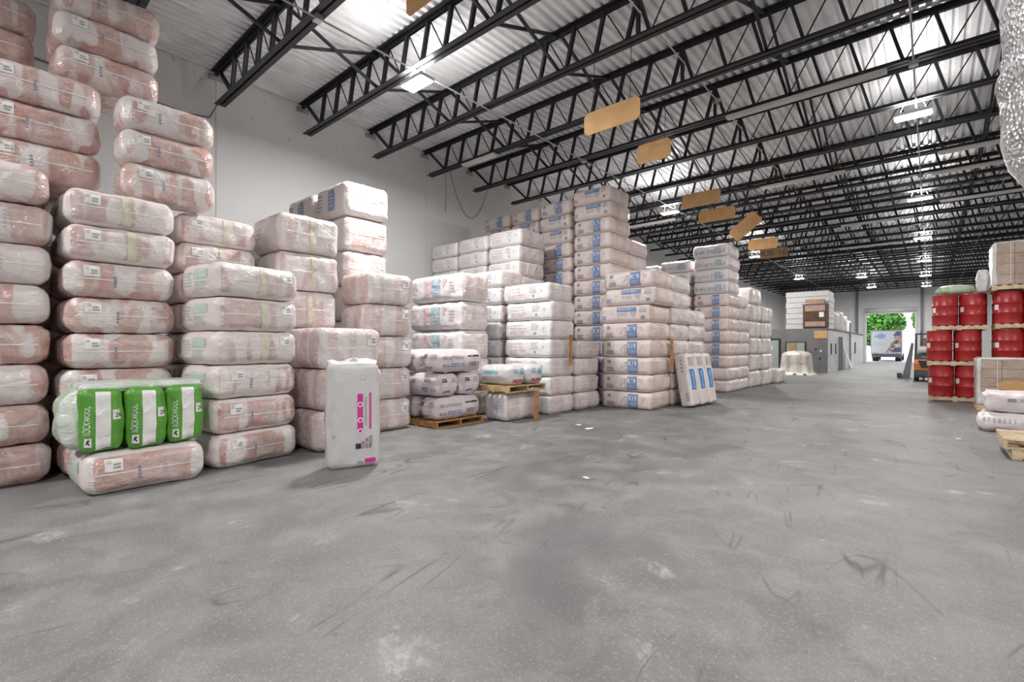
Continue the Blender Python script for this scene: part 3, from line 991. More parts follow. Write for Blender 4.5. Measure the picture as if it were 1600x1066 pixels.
G2 = 'thick pale bales by the left wall'
stack('palep', -6.74, 3.44, 1.05, 1.14, 0.625, 3, 'the low stack behind the upright white bag', G2)
stack('paleY', -7.86, 3.34, 1.1, 1.08, 0.63, 6, 'the yellow-taped stack', G2)
stack('palep', -7.62, 4.79, 1.0, 1.06, 0.592, 5, 'the narrow stack left of the low pallet', G2)
stack('pale', -8.67, 4.98, 1.25, 1.05, 0.70, 7, 'the tall lamp-lit stack by the wall', G2)
stack('pale', -9.99, 4.98, 1.25, 1.05, 0.70, 7, 'the row behind the tall lamp-lit stack', G2)
stack('panel', -7.82, 7.32, 1.90, 0.95, 0.652, 5, 'the stack behind the low pallet', G2)

G3 = 'white bales with pink lines'
st_lines = stack('lines', -6.56, 8.90, 1.48, 1.0, 0.44, 7, 'the front stack with a cardboard strip', G3, shifts={6: (-0.02, -0.03), 5: (0.05, 0.0)})
stack('lines', -8.13, 8.90, 1.2, 0.95, 0.44, 8, 'the row just behind the front strip stack', G3)
stack('lines', -8.35, 9.95, 1.25, 1.15, 0.437, 11, 'the tall stack nearest the aisle', G3)
stack('lines', -9.65, 10.0, 1.25, 1.15, 0.437, 11, 'the tall stack second from the aisle', G3)
stack('lines', -10.95, 10.05, 1.25, 1.15, 0.437, 11, 'the tall stack against the wall', G3)
stack('plain', -6.52, 9.98, 1.3, 1.08, 0.432, 4, 'the four-high stack between white and R19 stacks', G3)

G4 = 'R19 bales in the middle'
st_r19 = stack('r19', -5.14, 11.12, 1.46, 1.22, 0.438, 8, 'the front R19 stack beside the leaning bags', G4, types=['r19', 'r19', 'r19', 'r19', 'r19', 'r19b', 'r19b', 'r19'], shifts={6: (0.1, 0), 7: (0.05, 0)})
stack('plain', -5.12, 12.42, 1.4, 1.2, 0.438, 8, 'the column behind the leaning bags', G4)
stack('plain', -5.12, 13.70, 1.4, 1.2, 0.438, 6, 'the six-high column right of the leaning bags', G4)
tt = ['r19', 'r19', 'r19', 'r19', 'r19', 'r19', 'r19', 'r19', 'r19', 'r19', 'r19', 'r19', 'r19b', 'r19b']
stack('r19', -6.66, 11.80, 1.28, 1.22, 0.435, 14, 'the tallest R19 stack', G4, types=tt)
tv = ['r19'] * 11 + ['r19b', 'r19b', 'r19']
stack('r19', -7.98, 11.80, 1.2, 1.22, 0.425, 14, 'the R19 stack next to the tallest', G4, types=tv)
stack('r19', -9.22, 11.85, 1.2, 1.22, 0.425, 14, 'the R19 stack third from the aisle', G4, types=tv)
stack('r19', -10.46, 11.85, 1.2, 1.22, 0.425, 14, 'the R19 stack close to the wall', G4, types=tv)
stack('plain', -6.7, 13.06, 1.25, 1.2, 0.435, 11, 'the column behind the tallest R19 stack', G4)

G5 = 'bales in the far stacks'
tx = ['plain', 'plain'] + ['r19'] * 6 + ['blue'] * 4
stack('r19', -5.14, 17.1, 1.25, 1.3, 0.426, 12, 'the bright-topped tower', G5, types=tx)
stack('blue', -6.46, 17.1, 1.15, 1.3, 0.426, 11, 'the row behind the bright-topped tower', G5)
stack('blue', -7.68, 17.1, 1.15, 1.3, 0.42, 11, 'the row by the wall behind the bright tower', G5)
stack('plain', -5.14, 18.48, 1.25, 1.1, 0.426, 8, 'the column right of the bright-topped tower', G5)
stack('paleY', -5.1, 19.7, 1.25, 1.45, 0.64, 6, 'the farthest tall stack', G5)
stack('paleY', -5.05, 21.2, 1.25, 1.45, 0.64, 5, 'the farthest five-high stack', G5)
stack('paleY', -4.85, 22.75, 1.25, 1.5, 0.62, 1, 'lying at the very end of the far bales', G5)

# ---------------------------------------------------------------- pallets
def pallet(x0, y0, lx, ly, z, label, wood='wood', rz=0.0, along='X', group='wooden pallets'):
    """deck boards run along X, stringers along Y when along == 'Y' else the other way"""
    t = thing('pallet', (x0 + lx / 2, y0 + ly / 2, z), rz, label, 'pallet', group)
    a, b = (lx, ly) if along == 'X' else (ly, lx)
    sw = (lambda mb: mb)
    def put(name, bx):
        x_0, y_0, z_0, x_1, y_1, z_1 = bx
        if along == 'X':
            m = MB().box(x_0, y_0, z_0, x_1, y_1, z_1)
        else:
            m = MB().box(y_0, x_0, z_0, y_1, x_1, z_1)
        link(name, m.mesh(name, wood), t)
    nb = 7
    for i in range(nb):
        yy = -b / 2 + i * (b - 0.10) / (nb - 1)
        put('deck_board', (-a / 2, yy, 0.118, a / 2, yy + 0.10, 0.138))
    for xx in (-a / 2, -0.02, a / 2 - 0.04):
        put('stringer', (xx, -b / 2, 0.021, xx + 0.04, b / 2, 0.118))
    for yy in (-b / 2, -0.05, b / 2 - 0.10):
        put('bottom_board', (-a / 2, yy, 0.0, a / 2, yy + 0.10, 0.02))
    return t

def bag_parts(lx, ly, lz, seed, film, prints, name='insulation_bag', r=0.15, bulge=0.03, puff=0.02, wr=0.02):
    pk = Pack(lx, ly, lz, r, bulge, wr, seed, puff)
    out = [(name, pk.body(name, [film]))]
    for pname, face, fn in prints:
        p = Print(pk, face)
        fn(p, random.Random(seed))
        out.append((pname, p.mesh(pname)))
    return out

# pallet of printed bags
PX, PY = -7.10, 5.98
pallet(PX - 1.22, PY, 1.22, 1.26, 0, 'orange-brown pallet under the lavender printed bags', 'wood_dark', along='Y')
def bag_side(p, rnd):
    p.lines(0.06, 0.58, 0.60, 0.74, 2, 'ink_grey', rnd, 0.6)
    p.lines(0.62, 0.66, 0.90, 0.80, 1, 'ink', rnd, 0.6)
    p.text('R19', 0.06, 0.20, 0.16, 'ink_blue')
    p.lines(0.22, 0.22, 0.55, 0.42, 2, 'ink_blue', rnd, 0.4)
    p.text('1000 f', 0.62, 0.26, 0.20, 'ink')
def bag_side2(p, rnd):
    p.lines(0.14, 0.62, 0.28, 0.84, 2, 'ink', rnd, 0.6)
    p.lines(0.34, 0.56, 0.50, 0.80, 2, 'ink_grey', rnd, 0.6)
    p.text('000/', 0.66, 0.62, 0.18, 'ink')
    p.lines(0.06, 0.24, 0.16, 0.36, 1, 'ink_blue', rnd, 0.6)
    p.lines(0.60, 0.20, 0.78, 0.42, 2, 'ink_blue', rnd, 0.6)
    p.text('R19', 0.80, 0.22, 0.16, 'ink_blue')
def bag_end(p, rnd):
    p.lines(0.15, 0.62, 0.40, 0.82, 2, 'ink', rnd, 0.7)
    p.lines(0.55, 0.60, 0.85, 0.84, 3, 'ink_grey', rnd, 0.5)
    p.rect(0.08, 0.47, 0.90, 0.495, 'seam')
    p.lines(0.20, 0.10, 0.60, 0.26, 2, 'ink_blue', rnd, 0.6)
b_y = bag_parts(0.56, 1.20, 0.44, 11, 'film_lav', [('side_print', '+X', bag_side), ('end_print', '-Y', bag_end)])
b_x = bag_parts(1.20, 0.56, 0.44, 12, 'film_lav', [('end_print', '+X', bag_end), ('side_print', '-Y', bag_side2)])
zz = 0.14
for nm, x, y_, z, lb in ((b_y, PX - 0.30, PY + 0.63, zz, 'lavender bag in the bottom layer of the low pallet, aisle side'), (b_y, PX - 0.94, PY + 0.63, zz, 'lavender bag in the bottom layer of the low pallet, wall side'),
                         (b_x, PX - 0.58, PY + 0.30, zz + 0.468, 'lavender bag marked 000 in the middle layer of the low pallet'), (b_x, PX - 0.60, PY + 0.93, zz + 0.468, 'far lavender bag in the middle layer of the low pallet'),
                         (b_y, PX - 0.26, PY + 0.66, zz + 0.935, 'top lavender bag on the low pallet, aisle side'), (b_y, PX - 0.91, PY + 0.66, zz + 0.935, 'top lavender bag on the low pallet, wall side')):
    place_pack(nm, 'insulation_bag', (x, y_, z), math.radians(R.uniform(-1.5, 1.5)), lb, 'bag', 'bags on the low pallet')

# bale with a raised pallet and cyan-lettered bags
stack('panel', -6.64, 7.48, 0.72, 1.1, 0.62, 1, 'on the floor under the raised pallet', G2, jit=0)
pallet(-7.42, 7.38, 0.92, 1.24, 0.625, 'yellowish pallet raised on a bale under cyan-lettered bags', 'wood', along='Y')
def cyan_side(p, rnd):
    for q in range(8):
        p.rect(0.18 + q * 0.06, 0.56 + 0.01 * (q % 3), 0.215 + q * 0.06, 0.72 + 0.02 * (q % 2), 'ink_cyan')
    p.lines(0.15, 0.20, 0.75, 0.48, 3, 'ink_soft', rnd, 0.4)
def red_end(p, rnd):
    p.lines(0.18, 0.58, 0.44, 0.86, 3, 'ink_grey', rnd)
    p.lines(0.52, 0.52, 0.80, 0.88, 3, 'ink_cyan', rnd, 0.6)
    p.lines(0.15, 0.10, 0.80, 0.32, 2, 'ink_red', rnd, 0.75)
cb_ = bag_parts(0.90, 0.53, 0.42, 21, 'film_bag', [('side_print', '-Y', cyan_side), ('end_print', '+X', red_end)], r=0.13)
place_pack(cb_, 'insulation_bag', (-6.98, 7.72, 0.765), 0.02, 'white bag with cyan lettering on the raised pallet, near one', 'bag', 'bags on the raised pallet')
place_pack(cb_, 'insulation_bag', (-6.96, 8.33, 0.765), -0.03, 'white bag with red print on the raised pallet, far one', 'bag', 'bags on the raised pallet')

# cardboard strips standing against bales
def strip_board(x, y, z0, z1, w, label, bale=None):
    mb = MB().bar((0, 0, z0), (0, 0.02, z1), w, 0.012, up=(1, 0, 0))
    me = mb.mesh('cardboard_strip', 'wood_dark')
    if bale is None:
        link('cardboard_strip', me, None, (x, y, 0), label=label, cat='strip')
    else:                                  # tucked under the film of a bale
        inv = (Matrix.Translation(bale.location) @ Matrix.Rotation(bale.rotation_euler.z, 4, 'Z')).inverted()
        link('cardboard_strip', me, bale, inv @ Vector((x, y, 0)), -bale.rotation_euler.z, label)
strip_board(-6.50, 8.28, 0.0, 0.62, 0.16, 'brown strip against the bale under the raised pallet')
strip_board(-6.46, 9.55, 1.12, 1.86, 0.13, 'brown cardboard strip', st_lines[3])
strip_board(-5.05, 12.1, 0.92, 1.78, 0.17, 'brown cardboard strip', st_r19[3])

# upright white bag with magenta print
def magenta(p, rnd):
    p.rect(0.55, 0.34, 0.66, 0.71, 'ink_magenta')
    p.up()
    for b in (0.61, 0.46, 0.355):
        p.ring(0.605, b, 0.035, 'ink_white')
    p.rect(0.79, 0.37, 0.825, 0.72, 'ink_magenta')
    p.lines(0.70, 0.40, 0.735, 0.68, 14, 'ink_grey', rnd, 0.6)
    p.rect(0.60, 0.845, 0.71, 0.89, 'ink_soft')
    p.up()
    p.rect(0.615, 0.852, 0.695, 0.883, 'film_bag')
    p.rect(0.52, 0.185, 0.62, 0.235, 'ink')
    p.text('PINK', 0.695, 0.185, 0.032, 'ink_magenta', 90, fit=0.075)
    p.text('NEXT GEN', 0.765, 0.185, 0.028, 'ink', 90, fit=0.10)
    p.text('FIBERGLAS', 0.84, 0.185, 0.028, 'ink', 90, fit=0.12)
    p.rect(0.70, 0.045, 0.93, 0.085, 'ink_magenta')
    p.rect(0.56, 0.04, 0.66, 0.065, 'ink_grey')
    p.lines(0.06, 0.55, 0.12, 0.64, 4, 'ink_soft', rnd)
    p.lines(0.07, 0.30, 0.115, 0.34, 2, 'ink_grey', rnd)
def magenta_side(p, rnd):
    p.lines(0.4, 0.45, 0.75, 0.62, 5, 'ink_grey', rnd, 0.6)
    p.lines(0.4, 0.12, 0.7, 0.3, 5, 'ink_soft', rnd, 0.6)
pk = Pack(0.30, 0.64, 1.36, 0.07, 0.025, 0.012, 31, 0.03)
wb = [('upright_bag', pk.body('upright_bag', ['film_bag']))]
p = Print(pk, '+X'); magenta(p, random.Random(3)); wb.append(('front_print', p.mesh('front_print')))
p = Print(pk, '-Y'); magenta_side(p, random.Random(4)); wb.append(('side_print', p.mesh('side_print')))
# gathered top flap
mb = MB()
fl = []
for i in range(13):
    a = i / 12
    yy = -0.31 + 0.62 * a
    fl.append((0.02 + 0.012 * math.sin(9 * a), yy, 1.34))
    fl.append((-0.02 + 0.03 * math.sin(13 * a + 1), yy * 1.02, 1.40 + 0.04 * math.exp(-((a - 0.62) / 0.2) ** 2) + 0.012 * math.sin(17 * a)))
    fl.append((-0.04 + 0.012 * math.sin(9 * a), yy, 1.34))
mb.add(fl, [q for i in range(12) for q in ((3 * i, 3 * i + 3, 3 * i + 4, 3 * i + 1), (3 * i + 1, 3 * i + 4, 3 * i + 5, 3 * i + 2))])
wb.append(('top_flap', mb.mesh('top_flap', 'film_bag', True)))
yawb = math.radians(-20)
place_pack(wb, 'upright_bag', (-5.66 - 0.15 * math.cos(yawb), 3.39 - 0.15 * math.sin(yawb), 0), yawb, 'upright white bag with magenta print standing on the floor', 'bag', None)

# green mineral wool pack, wrapped together
GX, GY, GZ = -6.66, 0.84, 0.455
t = thing('green_wool_pack', (GX, GY, GZ), 0, 'green and white wrapped pack of three wool slabs on the front pink bale', 'wool pack')
def green_print(p, rnd):
    p.rect(0.36, 0.0, 0.70, 1.0, 'paper')
    p.rect(0.74, 0.50, 0.98, 0.66, 'paper')
    p.up()
    p.text('24', 0.79, 0.535, 0.075, 'ink')
    p.rect(0.08, 0.09, 0.27, 0.23, 'paper')
    p.text('ROCKWOOL', 0.245, 0.27, 0.16 * 0.62, 'ink_white', 90, fit=0.46)
    p.up()
    p.poly([(0.11, 0.12), (0.17, 0.20), (0.24, 0.20), (0.20, 0.16), (0.24, 0.12), (0.19, 0.12), (0.175, 0.15)], 'ink')
gk = Pack(0.62, 0.37, 0.67, 0.08, 0.02, 0.022, 41, 0.0)
gm = gk.body('wool_bundle', ['green'])
gp = Print(gk, '+X'); green_print(gp, random.Random(5)); gpm = gp.mesh('bundle_print')
for i, (dx, dz, rz) in enumerate(((0.02, 0.01, -4), (0.04, 0.0, 0), (0.0, 0.01, 2))):
    b = link('wool_bundle', gm, t, (-0.33 + dx, 0.19 + i * 0.375, dz), math.radians(rz))
    link('bundle_print', gpm, b)
ck = Pack(0.56, 0.28, 0.64, 0.12, 0.05, 0.03, 42, 0.03)
link('clear_wrap', ck.body('clear_wrap', ['green_clear']), t, (-0.40, 0.02, 0.01))
ck = Pack(0.60, 1.12, 0.10, 0.045, 0.01, 0.02, 43, 0.02)
link('top_wrap', ck.body('top_wrap', ['green_clear']), t, (-0.40, 0.56, 0.63))

# three leaning blue-lettered bags
def blue_front(p, rnd):
    p.rect(0.12, 0.28, 0.80, 0.72, 'ink_white')
    p.up()
    p.rect(0.16, 0.30, 0.72, 0.70, 'ink_bright')
    p.up()
    for q in range(9):
        p.rect(0.34, 0.33 + q * 0.038, 0.58, 0.355 + q * 0.038 + 0.004 * (q % 2), 'ink_sky')
    p.lines(0.20, 0.76, 0.45, 0.93, 8, 'card_dark', rnd)
    p.lines(0.55, 0.76, 0.80, 0.93, 8, 'card_dark', rnd)
    p.lines(0.2, 0.0, 0.8, 0.05, 1, 'ink_grey', rnd)
def blue_side(p, rnd):
    for b in (0.86, 0.79, 0.72, 0.65):
        p.rect(0.50, b, 0.66, b + 0.035, 'ink_grey')
    p.lines(0.2, 0.30, 0.4, 0.56, 7, 'ink_soft', rnd)
    p.lines(0.55, 0.10, 0.85, 0.26, 5, 'ink_r19', rnd)
pk = Pack(0.34, 0.46, 1.36, 0.06, 0.02, 0.010, 51, 0.02)
lb_ = [('leaning_bag', pk.body('leaning_bag', ['film_rosy']))]
p = Print(pk, '+X'); blue_front(p, random.Random(3)); lb_.append(('front_print', p.mesh('front_print')))
p = Print(pk, '-Y'); blue_side(p, random.Random(4)); lb_.append(('side_print', p.mesh('side_print')))
for i, lab in enumerate(('leaning blue-lettered bag, nearest of three', 'leaning blue-lettered bag, middle of three', 'leaning blue-lettered bag, farthest of three')):
    o = place_pack(lb_, 'leaning_bag', (-4.72 + 0.045 * i, 12.55 + 0.51 * i, 0.03), 0, lab + ' against the R19 stack', 'bag', 'blue-lettered leaning bags')
    o.rotation_euler = (0, math.radians(-9.5), math.radians(-4))

# ---------------------------------------------------------------- red drums
prof = [(0.0, 0.012), (0.275, 0.012), (0.286, 0.0), (0.291, 0.012), (0.286, 0.03)]
for zc in (0.30, 0.575):
    prof += [(0.285, zc - 0.022), (0.296, zc - 0.008), (0.296, zc + 0.008), (0.285, zc + 0.022)]
prof += [(0.285, 0.84), (0.288, 0.858), (0.293, 0.87), (0.288, 0.88), (0.276, 0.876), (0.274, 0.862)]
drum_m = MB().lathe(prof[1:], 28).mesh('oil_drum', 'drum', True)
lid_m = MB().lathe([(0.273, 0.858), (0.270, 0.866), (0.04, 0.868)], 24).lathe([(0.03, 0.868), (0.03, 0.878), (0.02, 0.88)], 12, 0, 0.17, 0).mesh('lid', 'drum_lid', True)
def curved_label(r, a0, a1, z0, z1, n=6):
    mb = MB()
    vs = [(r * math.cos(a0 + (a1 - a0) * i / n), r * math.sin(a0 + (a1 - a0) * i / n), z) for i in range(n + 1) for z in (z0, z1)]
    mb.add(vs, [(2 * i, 2 * i + 2, 2 * i + 3, 2 * i + 1) for i in range(n)])
    return mb.mesh('sticker', 'paper')
stick_m = curved_label(0.2875, math.radians(-162), math.radians(-135), 0.38, 0.52)
strap_m = MB().lathe([(0.289, 0.43), (0.2895, 0.44), (0.289, 0.45)], 24).mesh('strap', 'machine_mid')
TN = ['bottom', 'middle', 'top']
def drum_pallet(x0, y0, z, col, tier, top_shift=0.0):
    pallet(x0, y0, 1.16, 1.16, z, f'pale pallet under the {TN[tier]} red drums of the {col} column', 'wood_pale', along='Y', group='pallets under the red drums')
    for i, (dx, dy, w) in enumerate(((0.277, 0.28, 'front left'), (0.883, 0.28, 'front right'), (0.277, 0.885, 'back left'), (0.883, 0.885, 'back right'))):
        d = link('oil_drum', drum_m, None, (x0 + dx + R.uniform(-0.008, 0.008), y0 + dy, z + 0.139), 0, f'red steel drum, {w} on the {TN[tier]} pallet of the {col} column', 'drum', 'red steel drums')
        link('lid', lid_m, d)
        if i != 3:
            link('sticker', stick_m, d)
for tier in range(3):
    drum_pallet(-0.06 + (0.09 if tier == 2 else 0.0) - (0.03 if tier == 1 else 0), 18.7, tier * 1.022, 'left', tier)
    drum_pallet(1.32, 18.5, tier * 1.03, 'right', tier)
# top loads
def cartons(x0, y0, lx, ly, z, n, h, label, cat='carton load', wrap='wrap_edge', logo=False):
    t = thing('carton_load', (x0 + lx / 2, y0 + ly / 2, z), 0, label, cat)
    k = 3
    for i in range(n):
        for j in range(k):
            mb = MB().box(-lx / 2 + 0.03 + j * (lx - 0.06) / k, -ly / 2 + 0.03, i * h, -lx / 2 + 0.03 + (j + 1) * (lx - 0.06) / k - 0.006, ly / 2 - 0.03, (i + 1) * h - 0.006)
            link('carton', mb.mesh('carton', 'wrap_clear'), t)
    for sx in (-1, 1):
        for sy in (-1, 1):
            c_ = Pack(0.10, 0.10, n * h + 0.03, 0.04, 0.0, 0.02, sx + 3 * sy)
            link('film_edge', c_.body('film_edge', [wrap]), t, (sx * (lx / 2 - 0.045), sy * (ly / 2 - 0.045), 0))
    c_ = Pack(lx - 0.1, ly - 0.1, 0.05, 0.02, 0.0, 0.012, 5)
    link('film_top', c_.body('film_top', [wrap]), t, (0, 0, n * h - 0.008))
    c_ = Pack(0.06, ly - 0.1, n * h, 0.025, 0.0, 0.02, 8)
    link('film_side', c_.body('film_side', [wrap]), t, (-lx / 2 + 0.02, 0, 0))
    link('film_side', MB().box(-0.005, -ly / 2 + 0.012, 0.02, 0.005, -ly / 2 + 0.022, n * h).mesh('film_side', 'seam'), t, (-lx * 0.22, 0, 0))
    if logo:
        mb = MB()
        ncirc = 20
        mb.add([(0.02 + 0.33 * math.cos(2 * math.pi * q / ncirc), -ly / 2 + 0.022, 0.48 + 0.13 * math.sin(2 * math.pi * q / ncirc)) for q in range(ncirc)], [tuple(range(ncirc))])
        link('oval_print', mb.mesh('oval_print', 'card'), t)
    return t
pallet(1.24, 18.4, 1.3, 1.25, 3.095, 'pale pallet under the wrapped cartons on the red drums', 'wood_pale', along='Y')
cartons(1.27, 18.42, 1.22, 1.2, 3.245, 4, 0.28, 'wrapped brown cartons on top of the red drums')
small = bag_parts(0.24, 0.4, 0.62, 61, 'wrap_edge', [], 'wrapped_parcel', r=0.08)
place_pack(small, 'wrapped_parcel', (1.09, 18.75, 3.08), 0, 'narrow clear-wrapped parcel beside the cartons on the red drums', 'parcel', None)
gb_ = bag_parts(0.80, 0.66, 0.26, 62, 'green_bag', [], 'green_sack', r=0.14, puff=0.06)
place_pack(gb_, 'green_sack', (0.52, 19.3, 3.075), 0.05, 'flat green and white sack on top of the left red drums', 'sack', None)

pallet(0.86, 16.6, 1.3, 1.15, 0.0, 'pale pallet under the wrapped cartons on the floor', 'wood_pale', along='Y')
cartons(0.86, 16.6, 1.3, 1.15, 0.15, 5, 0.222, 'wrapped brown cartons with an oval print standing on the floor', logo=True)
link('cardboard_sheet', MB().box(0.70, 16.15, 0.0, 1.5, 16.55, 0.012).mesh('cardboard_sheet', 'card_dark'), label='flat dark cardboard sheet on the floor before the wrapped cartons', cat='cardboard')

def wbag(p, rnd):
    p.rect(0.20, 0.55, 0.28, 0.72, 'ink_grey')
    p.lines(0.31, 0.55, 0.48, 0.72, 2, 'ink_grey', rnd)
    p.ring(0.66, 0.55, 0.05, 'ink_pink', 0.1)
    p.ring(0.74, 0.52, 0.05, 'ink_pink', 0.1)
def wbag2(p, rnd):
    for q in range(7):
        p.rect(0.06 + q * 0.045, 0.5, 0.075 + q * 0.045, 0.75, 'ink_soft')
w1 = bag_parts(1.5, 0.9, 0.36, 71, 'white_bag2', [('side_print', '-Y', wbag2)], r=0.13, puff=0.0, wr=0.035)
w2 = bag_parts(1.45, 0.9, 0.36, 72, 'white_bag2', [('side_print', '-Y', wbag)], r=0.09, puff=0.0, wr=0.03)
place_pack(w1, 'insulation_bag', (1.44, 12.95, 0), -0.10, 'pinkish white bag lying on the floor by the right edge', 'bag', 'pinkish bags by the right edge')
place_pack(w2, 'insulation_bag', (1.50, 13.05, 0.372), -0.02, 'pinkish white bag lying on top of another by the right edge', 'bag', 'pinkish bags by the right edge')

pallet(0.86, 9.7, 1.1, 1.1, 0.0, 'empty pallet on the floor at the right edge, lower of two', 'wood_pale', along='Y')
pallet(0.78, 9.72, 1.15, 1.1, 0.139, 'empty pallet at the right edge, upper of two', 'wood_pale', along='X')

# foil bundle high at the right edge on a carton stack
cartons(0.98, 5.35, 1.3, 1.3, 0.0, 7, 0.35, 'tall carton stack outside the right edge, under the foil bundle')
fk = Pack(1.70, 1.6, 2.7, 0.78, 0.08, 0.03, 81, 0.05)
link('foil_bundle', fk.body('foil_bundle', ['foil']), None, (1.36, 6.0, 2.57), 0, 'big silver bubble-foil bundle at the top right corner', 'foil bundle')

# ---------------------------------------------------------------- office block at the far left
OX, OY0, OY1, OZ = -4.57, 33.4, 52.8, 2.56
of = link('wall_office_front', MB().box(XW, OY0, 0, OX - 0.02, OY0 + 0.2, OZ).mesh('wall_office_front', 'office_grey'), kind='structure')
sd = link('wall_office_side', MB().box(OX - 0.2, OY0 + 0.2, 0, OX, OY1, OZ).mesh('wall_office_side', 'office_white'), kind='structure')
link('ceiling_office', MB().box(XW, OY0, OZ, OX + 0.04, OY1, OZ + 0.08).mesh('ceiling_office', 'office_grey'), kind='structure')
d2 = link('door_2', MB().box(-8.25, OY0 - 0.05, 0, -7.0, OY0 - 0.002, 2.05).mesh('door_2', 'black'), kind='structure')
link('door_pane', MB().box(-8.15, OY0 - 0.07, 0.05, -7.12, OY0 - 0.051, 1.95).mesh('door_pane', 'door_pane'), d2)
link('notice', MB().box(-7.75, OY0 - 0.075, 1.35, -7.45, OY0 - 0.071, 1.6).mesh('notice', 'paper'), d2)
w1_ = link('window_1', MB().box(-6.75, OY0 - 0.05, 0.95, -5.65, OY0 - 0.002, 1.85).mesh('window_1', 'black'), kind='structure')
link('window_pane', MB().box(-6.68, OY0 - 0.065, 1.0, -6.18, OY0 - 0.051, 1.8).mesh('window_pane', 'interior'), w1_)
link('window_pane', MB().box(-6.15, OY0 - 0.065, 1.0, -5.72, OY0 - 0.051, 1.8).mesh('window_pane', 'door_pane'), w1_)
for x, z in ((-4.95, 1.25), (-5.2, 1.35), (-5.0, 0.8)):
    link('switch_plate', MB().box(x, OY0 - 0.015, z, x + 0.09, OY0, z + 0.11).mesh('switch_plate', 'paper' if z == 1.25 else 'black'), of)
link('wall_notice', MB().box(-5.25, OY0 - 0.03, 2.05, -4.58, OY0 - 0.001, 2.5).mesh('wall_notice', 'card'), of)
for y_, z0, z1, w in ((34.6, 1.1, 1.75, 0.3), (36.4, 1.1, 1.75, 0.3), (39.0, 1.1, 1.7, 0.4), (46.5, 1.0, 1.9, 0.8)):
    link('slot_window', MB().box(OX + 0.001, y_, z0, OX + 0.03, y_ + w, z1).mesh('slot_window', 'black'), sd)
for y_, lb in ((37.6, 'first dark post against the white office side'), (38.6, 'second dark post against the white office side'), (43.0, 'tall chain-like post against the white office side')):
    zt = 3.3 if y_ == 43.0 else 2.2
    link('standing_post', MB().box(OX + 0.04, y_, 0, OX + 0.14, y_ + 0.12, zt).box(OX + 0.02, y_ - 0.06, 0, OX + 0.2, y_ + 0.18, 0.03).mesh('standing_post', 'machine_mid'), label=lb, cat='post')
for i, lb in enumerate(('near white board leaning on the office side', 'far white board leaning on the office side')):
    y_ = 40.2 + i * 0.7
    link('leaning_board', MB().bar((OX + 0.45, y_, 0.02), (OX + 0.07, y_ + 0.05, 1.5 - 0.3 * i), 0.5, 0.03, up=(1, 0, 0)).mesh('leaning_board', 'board_white'), label=lb, cat='board')

# on the office roof
RZ = OZ + 0.085
for i in range(7):
    h = 0.335
    link('foam_board_pack', MB().box(-6.95 + 0.03 * (i % 2), 34.5, RZ + i * h, -4.68 + 0.02 * (i % 3), 36.6, RZ + (i + 1) * h - 0.022).mesh('foam_board_pack', 'board_white'),
         label=f'white foam board pack on the office roof, {ORD[i] if i < 6 else "topmost"}{"" if i in (0, 6) else " from the bottom"}', cat='foam boards', group='white foam board packs')
t = thing('board_crate', (-5.25, 34.05, RZ), 0, 'dark brown carton crate in front of the white foam boards', 'crate')
link('box', MB().box(-0.62, -0.35, 0.10, 0.62, 0.35, 1.45).mesh('box', 'crate_dark'), t)
link('base', MB().box(-0.6, -0.36, 0.0, 0.6, 0.36, 0.099).mesh('base', 'black'), t)
for z0, z1 in ((0.13, 0.42), (1.05, 1.40)):
    link('carton_band', MB().box(-0.52, -0.365, z0, 0.52, -0.351, z1).mesh('carton_band', 'card_box'), t)
link('lid_carton', MB().box(-0.5, -0.3, 1.451, 0.45, 0.3, 1.75).mesh('lid_carton', 'card_box'), t)
link('dark_wrap', MB().box(-0.64, -0.37, 1.40, 0.64, 0.36, 1.48).mesh('dark_wrap', 'truck_navy'), t)
link('paper_label', MB().box(0.22, -0.37, 0.68, 0.46, -0.352, 0.98).mesh('paper_label', 'paper'), t)
bw = bag_parts(0.35, 2.0, 2.3, 91, 'wrap_edge', [], 'bubble_wrapped_sheet', r=0.05)
for (x, y_, lx, ly, lz, sd_, lb) in ((-5.1, 38.6, 0.8, 1.8, 1.15, 92, 'large white wrapped bundle on the office roof'), (-5.0, 41.3, 0.5, 1.5, 1.35, 93, 'tall white wrapped bundle on the office roof'),
                                     (-4.95, 43.6, 0.4, 0.9, 1.15, 94, 'slim white wrapped bundle on the office roof'), (-4.9, 45.6, 0.35, 0.7, 0.9, 95, 'smallest white wrapped bundle at the far end of the office roof')):
    place_pack(bag_parts(lx, ly, lz, sd_, 'film_bag', [], 'wrapped_bundle', r=0.12), 'wrapped_bundle', (x, y_, RZ), 0, lb, 'bundle', 'white bundles on the office roof')

# stretch-wrapped load before the office
t = thing('wrapped_load', (-5.75, 31.2, 0), 0, 'bulging stretch-wrapped load on a pallet before the grey office', 'wrapped load')
mb = MB()
n = 40
prof = [(0.98, 0.0), (0.86, 0.10), (0.80, 0.16), (0.74, 0.6), (0.72, 1.0), (0.66, 1.18), (0.45, 1.28), (0.15, 1.33), (0.0, 1.34)]
for r_, z in prof:
    for k in range(n):
        a = 2 * math.pi * k / n
        e = 1.0 / (abs(math.cos(a)) ** 4 + abs(math.sin(a)) ** 4) ** 0.25
        w = 1 + 0.05 * noise.noise(Vector((3 * math.cos(a), 3 * math.sin(a), 4 * z)))
        mb.v.append((r_ * e * w * math.cos(a), r_ * e * w * math.sin(a), z))
for i in range(len(prof) - 1):
    for k in range(n):
        k2 = (k + 1) % n
        mb.f.append((i * n + k, i * n + k2, (i + 1) * n + k2, (i + 1) * n + k))
        mb.m.append(0)
link('wrapping', mb.mesh('wrapping', 'wrapped', True), t)
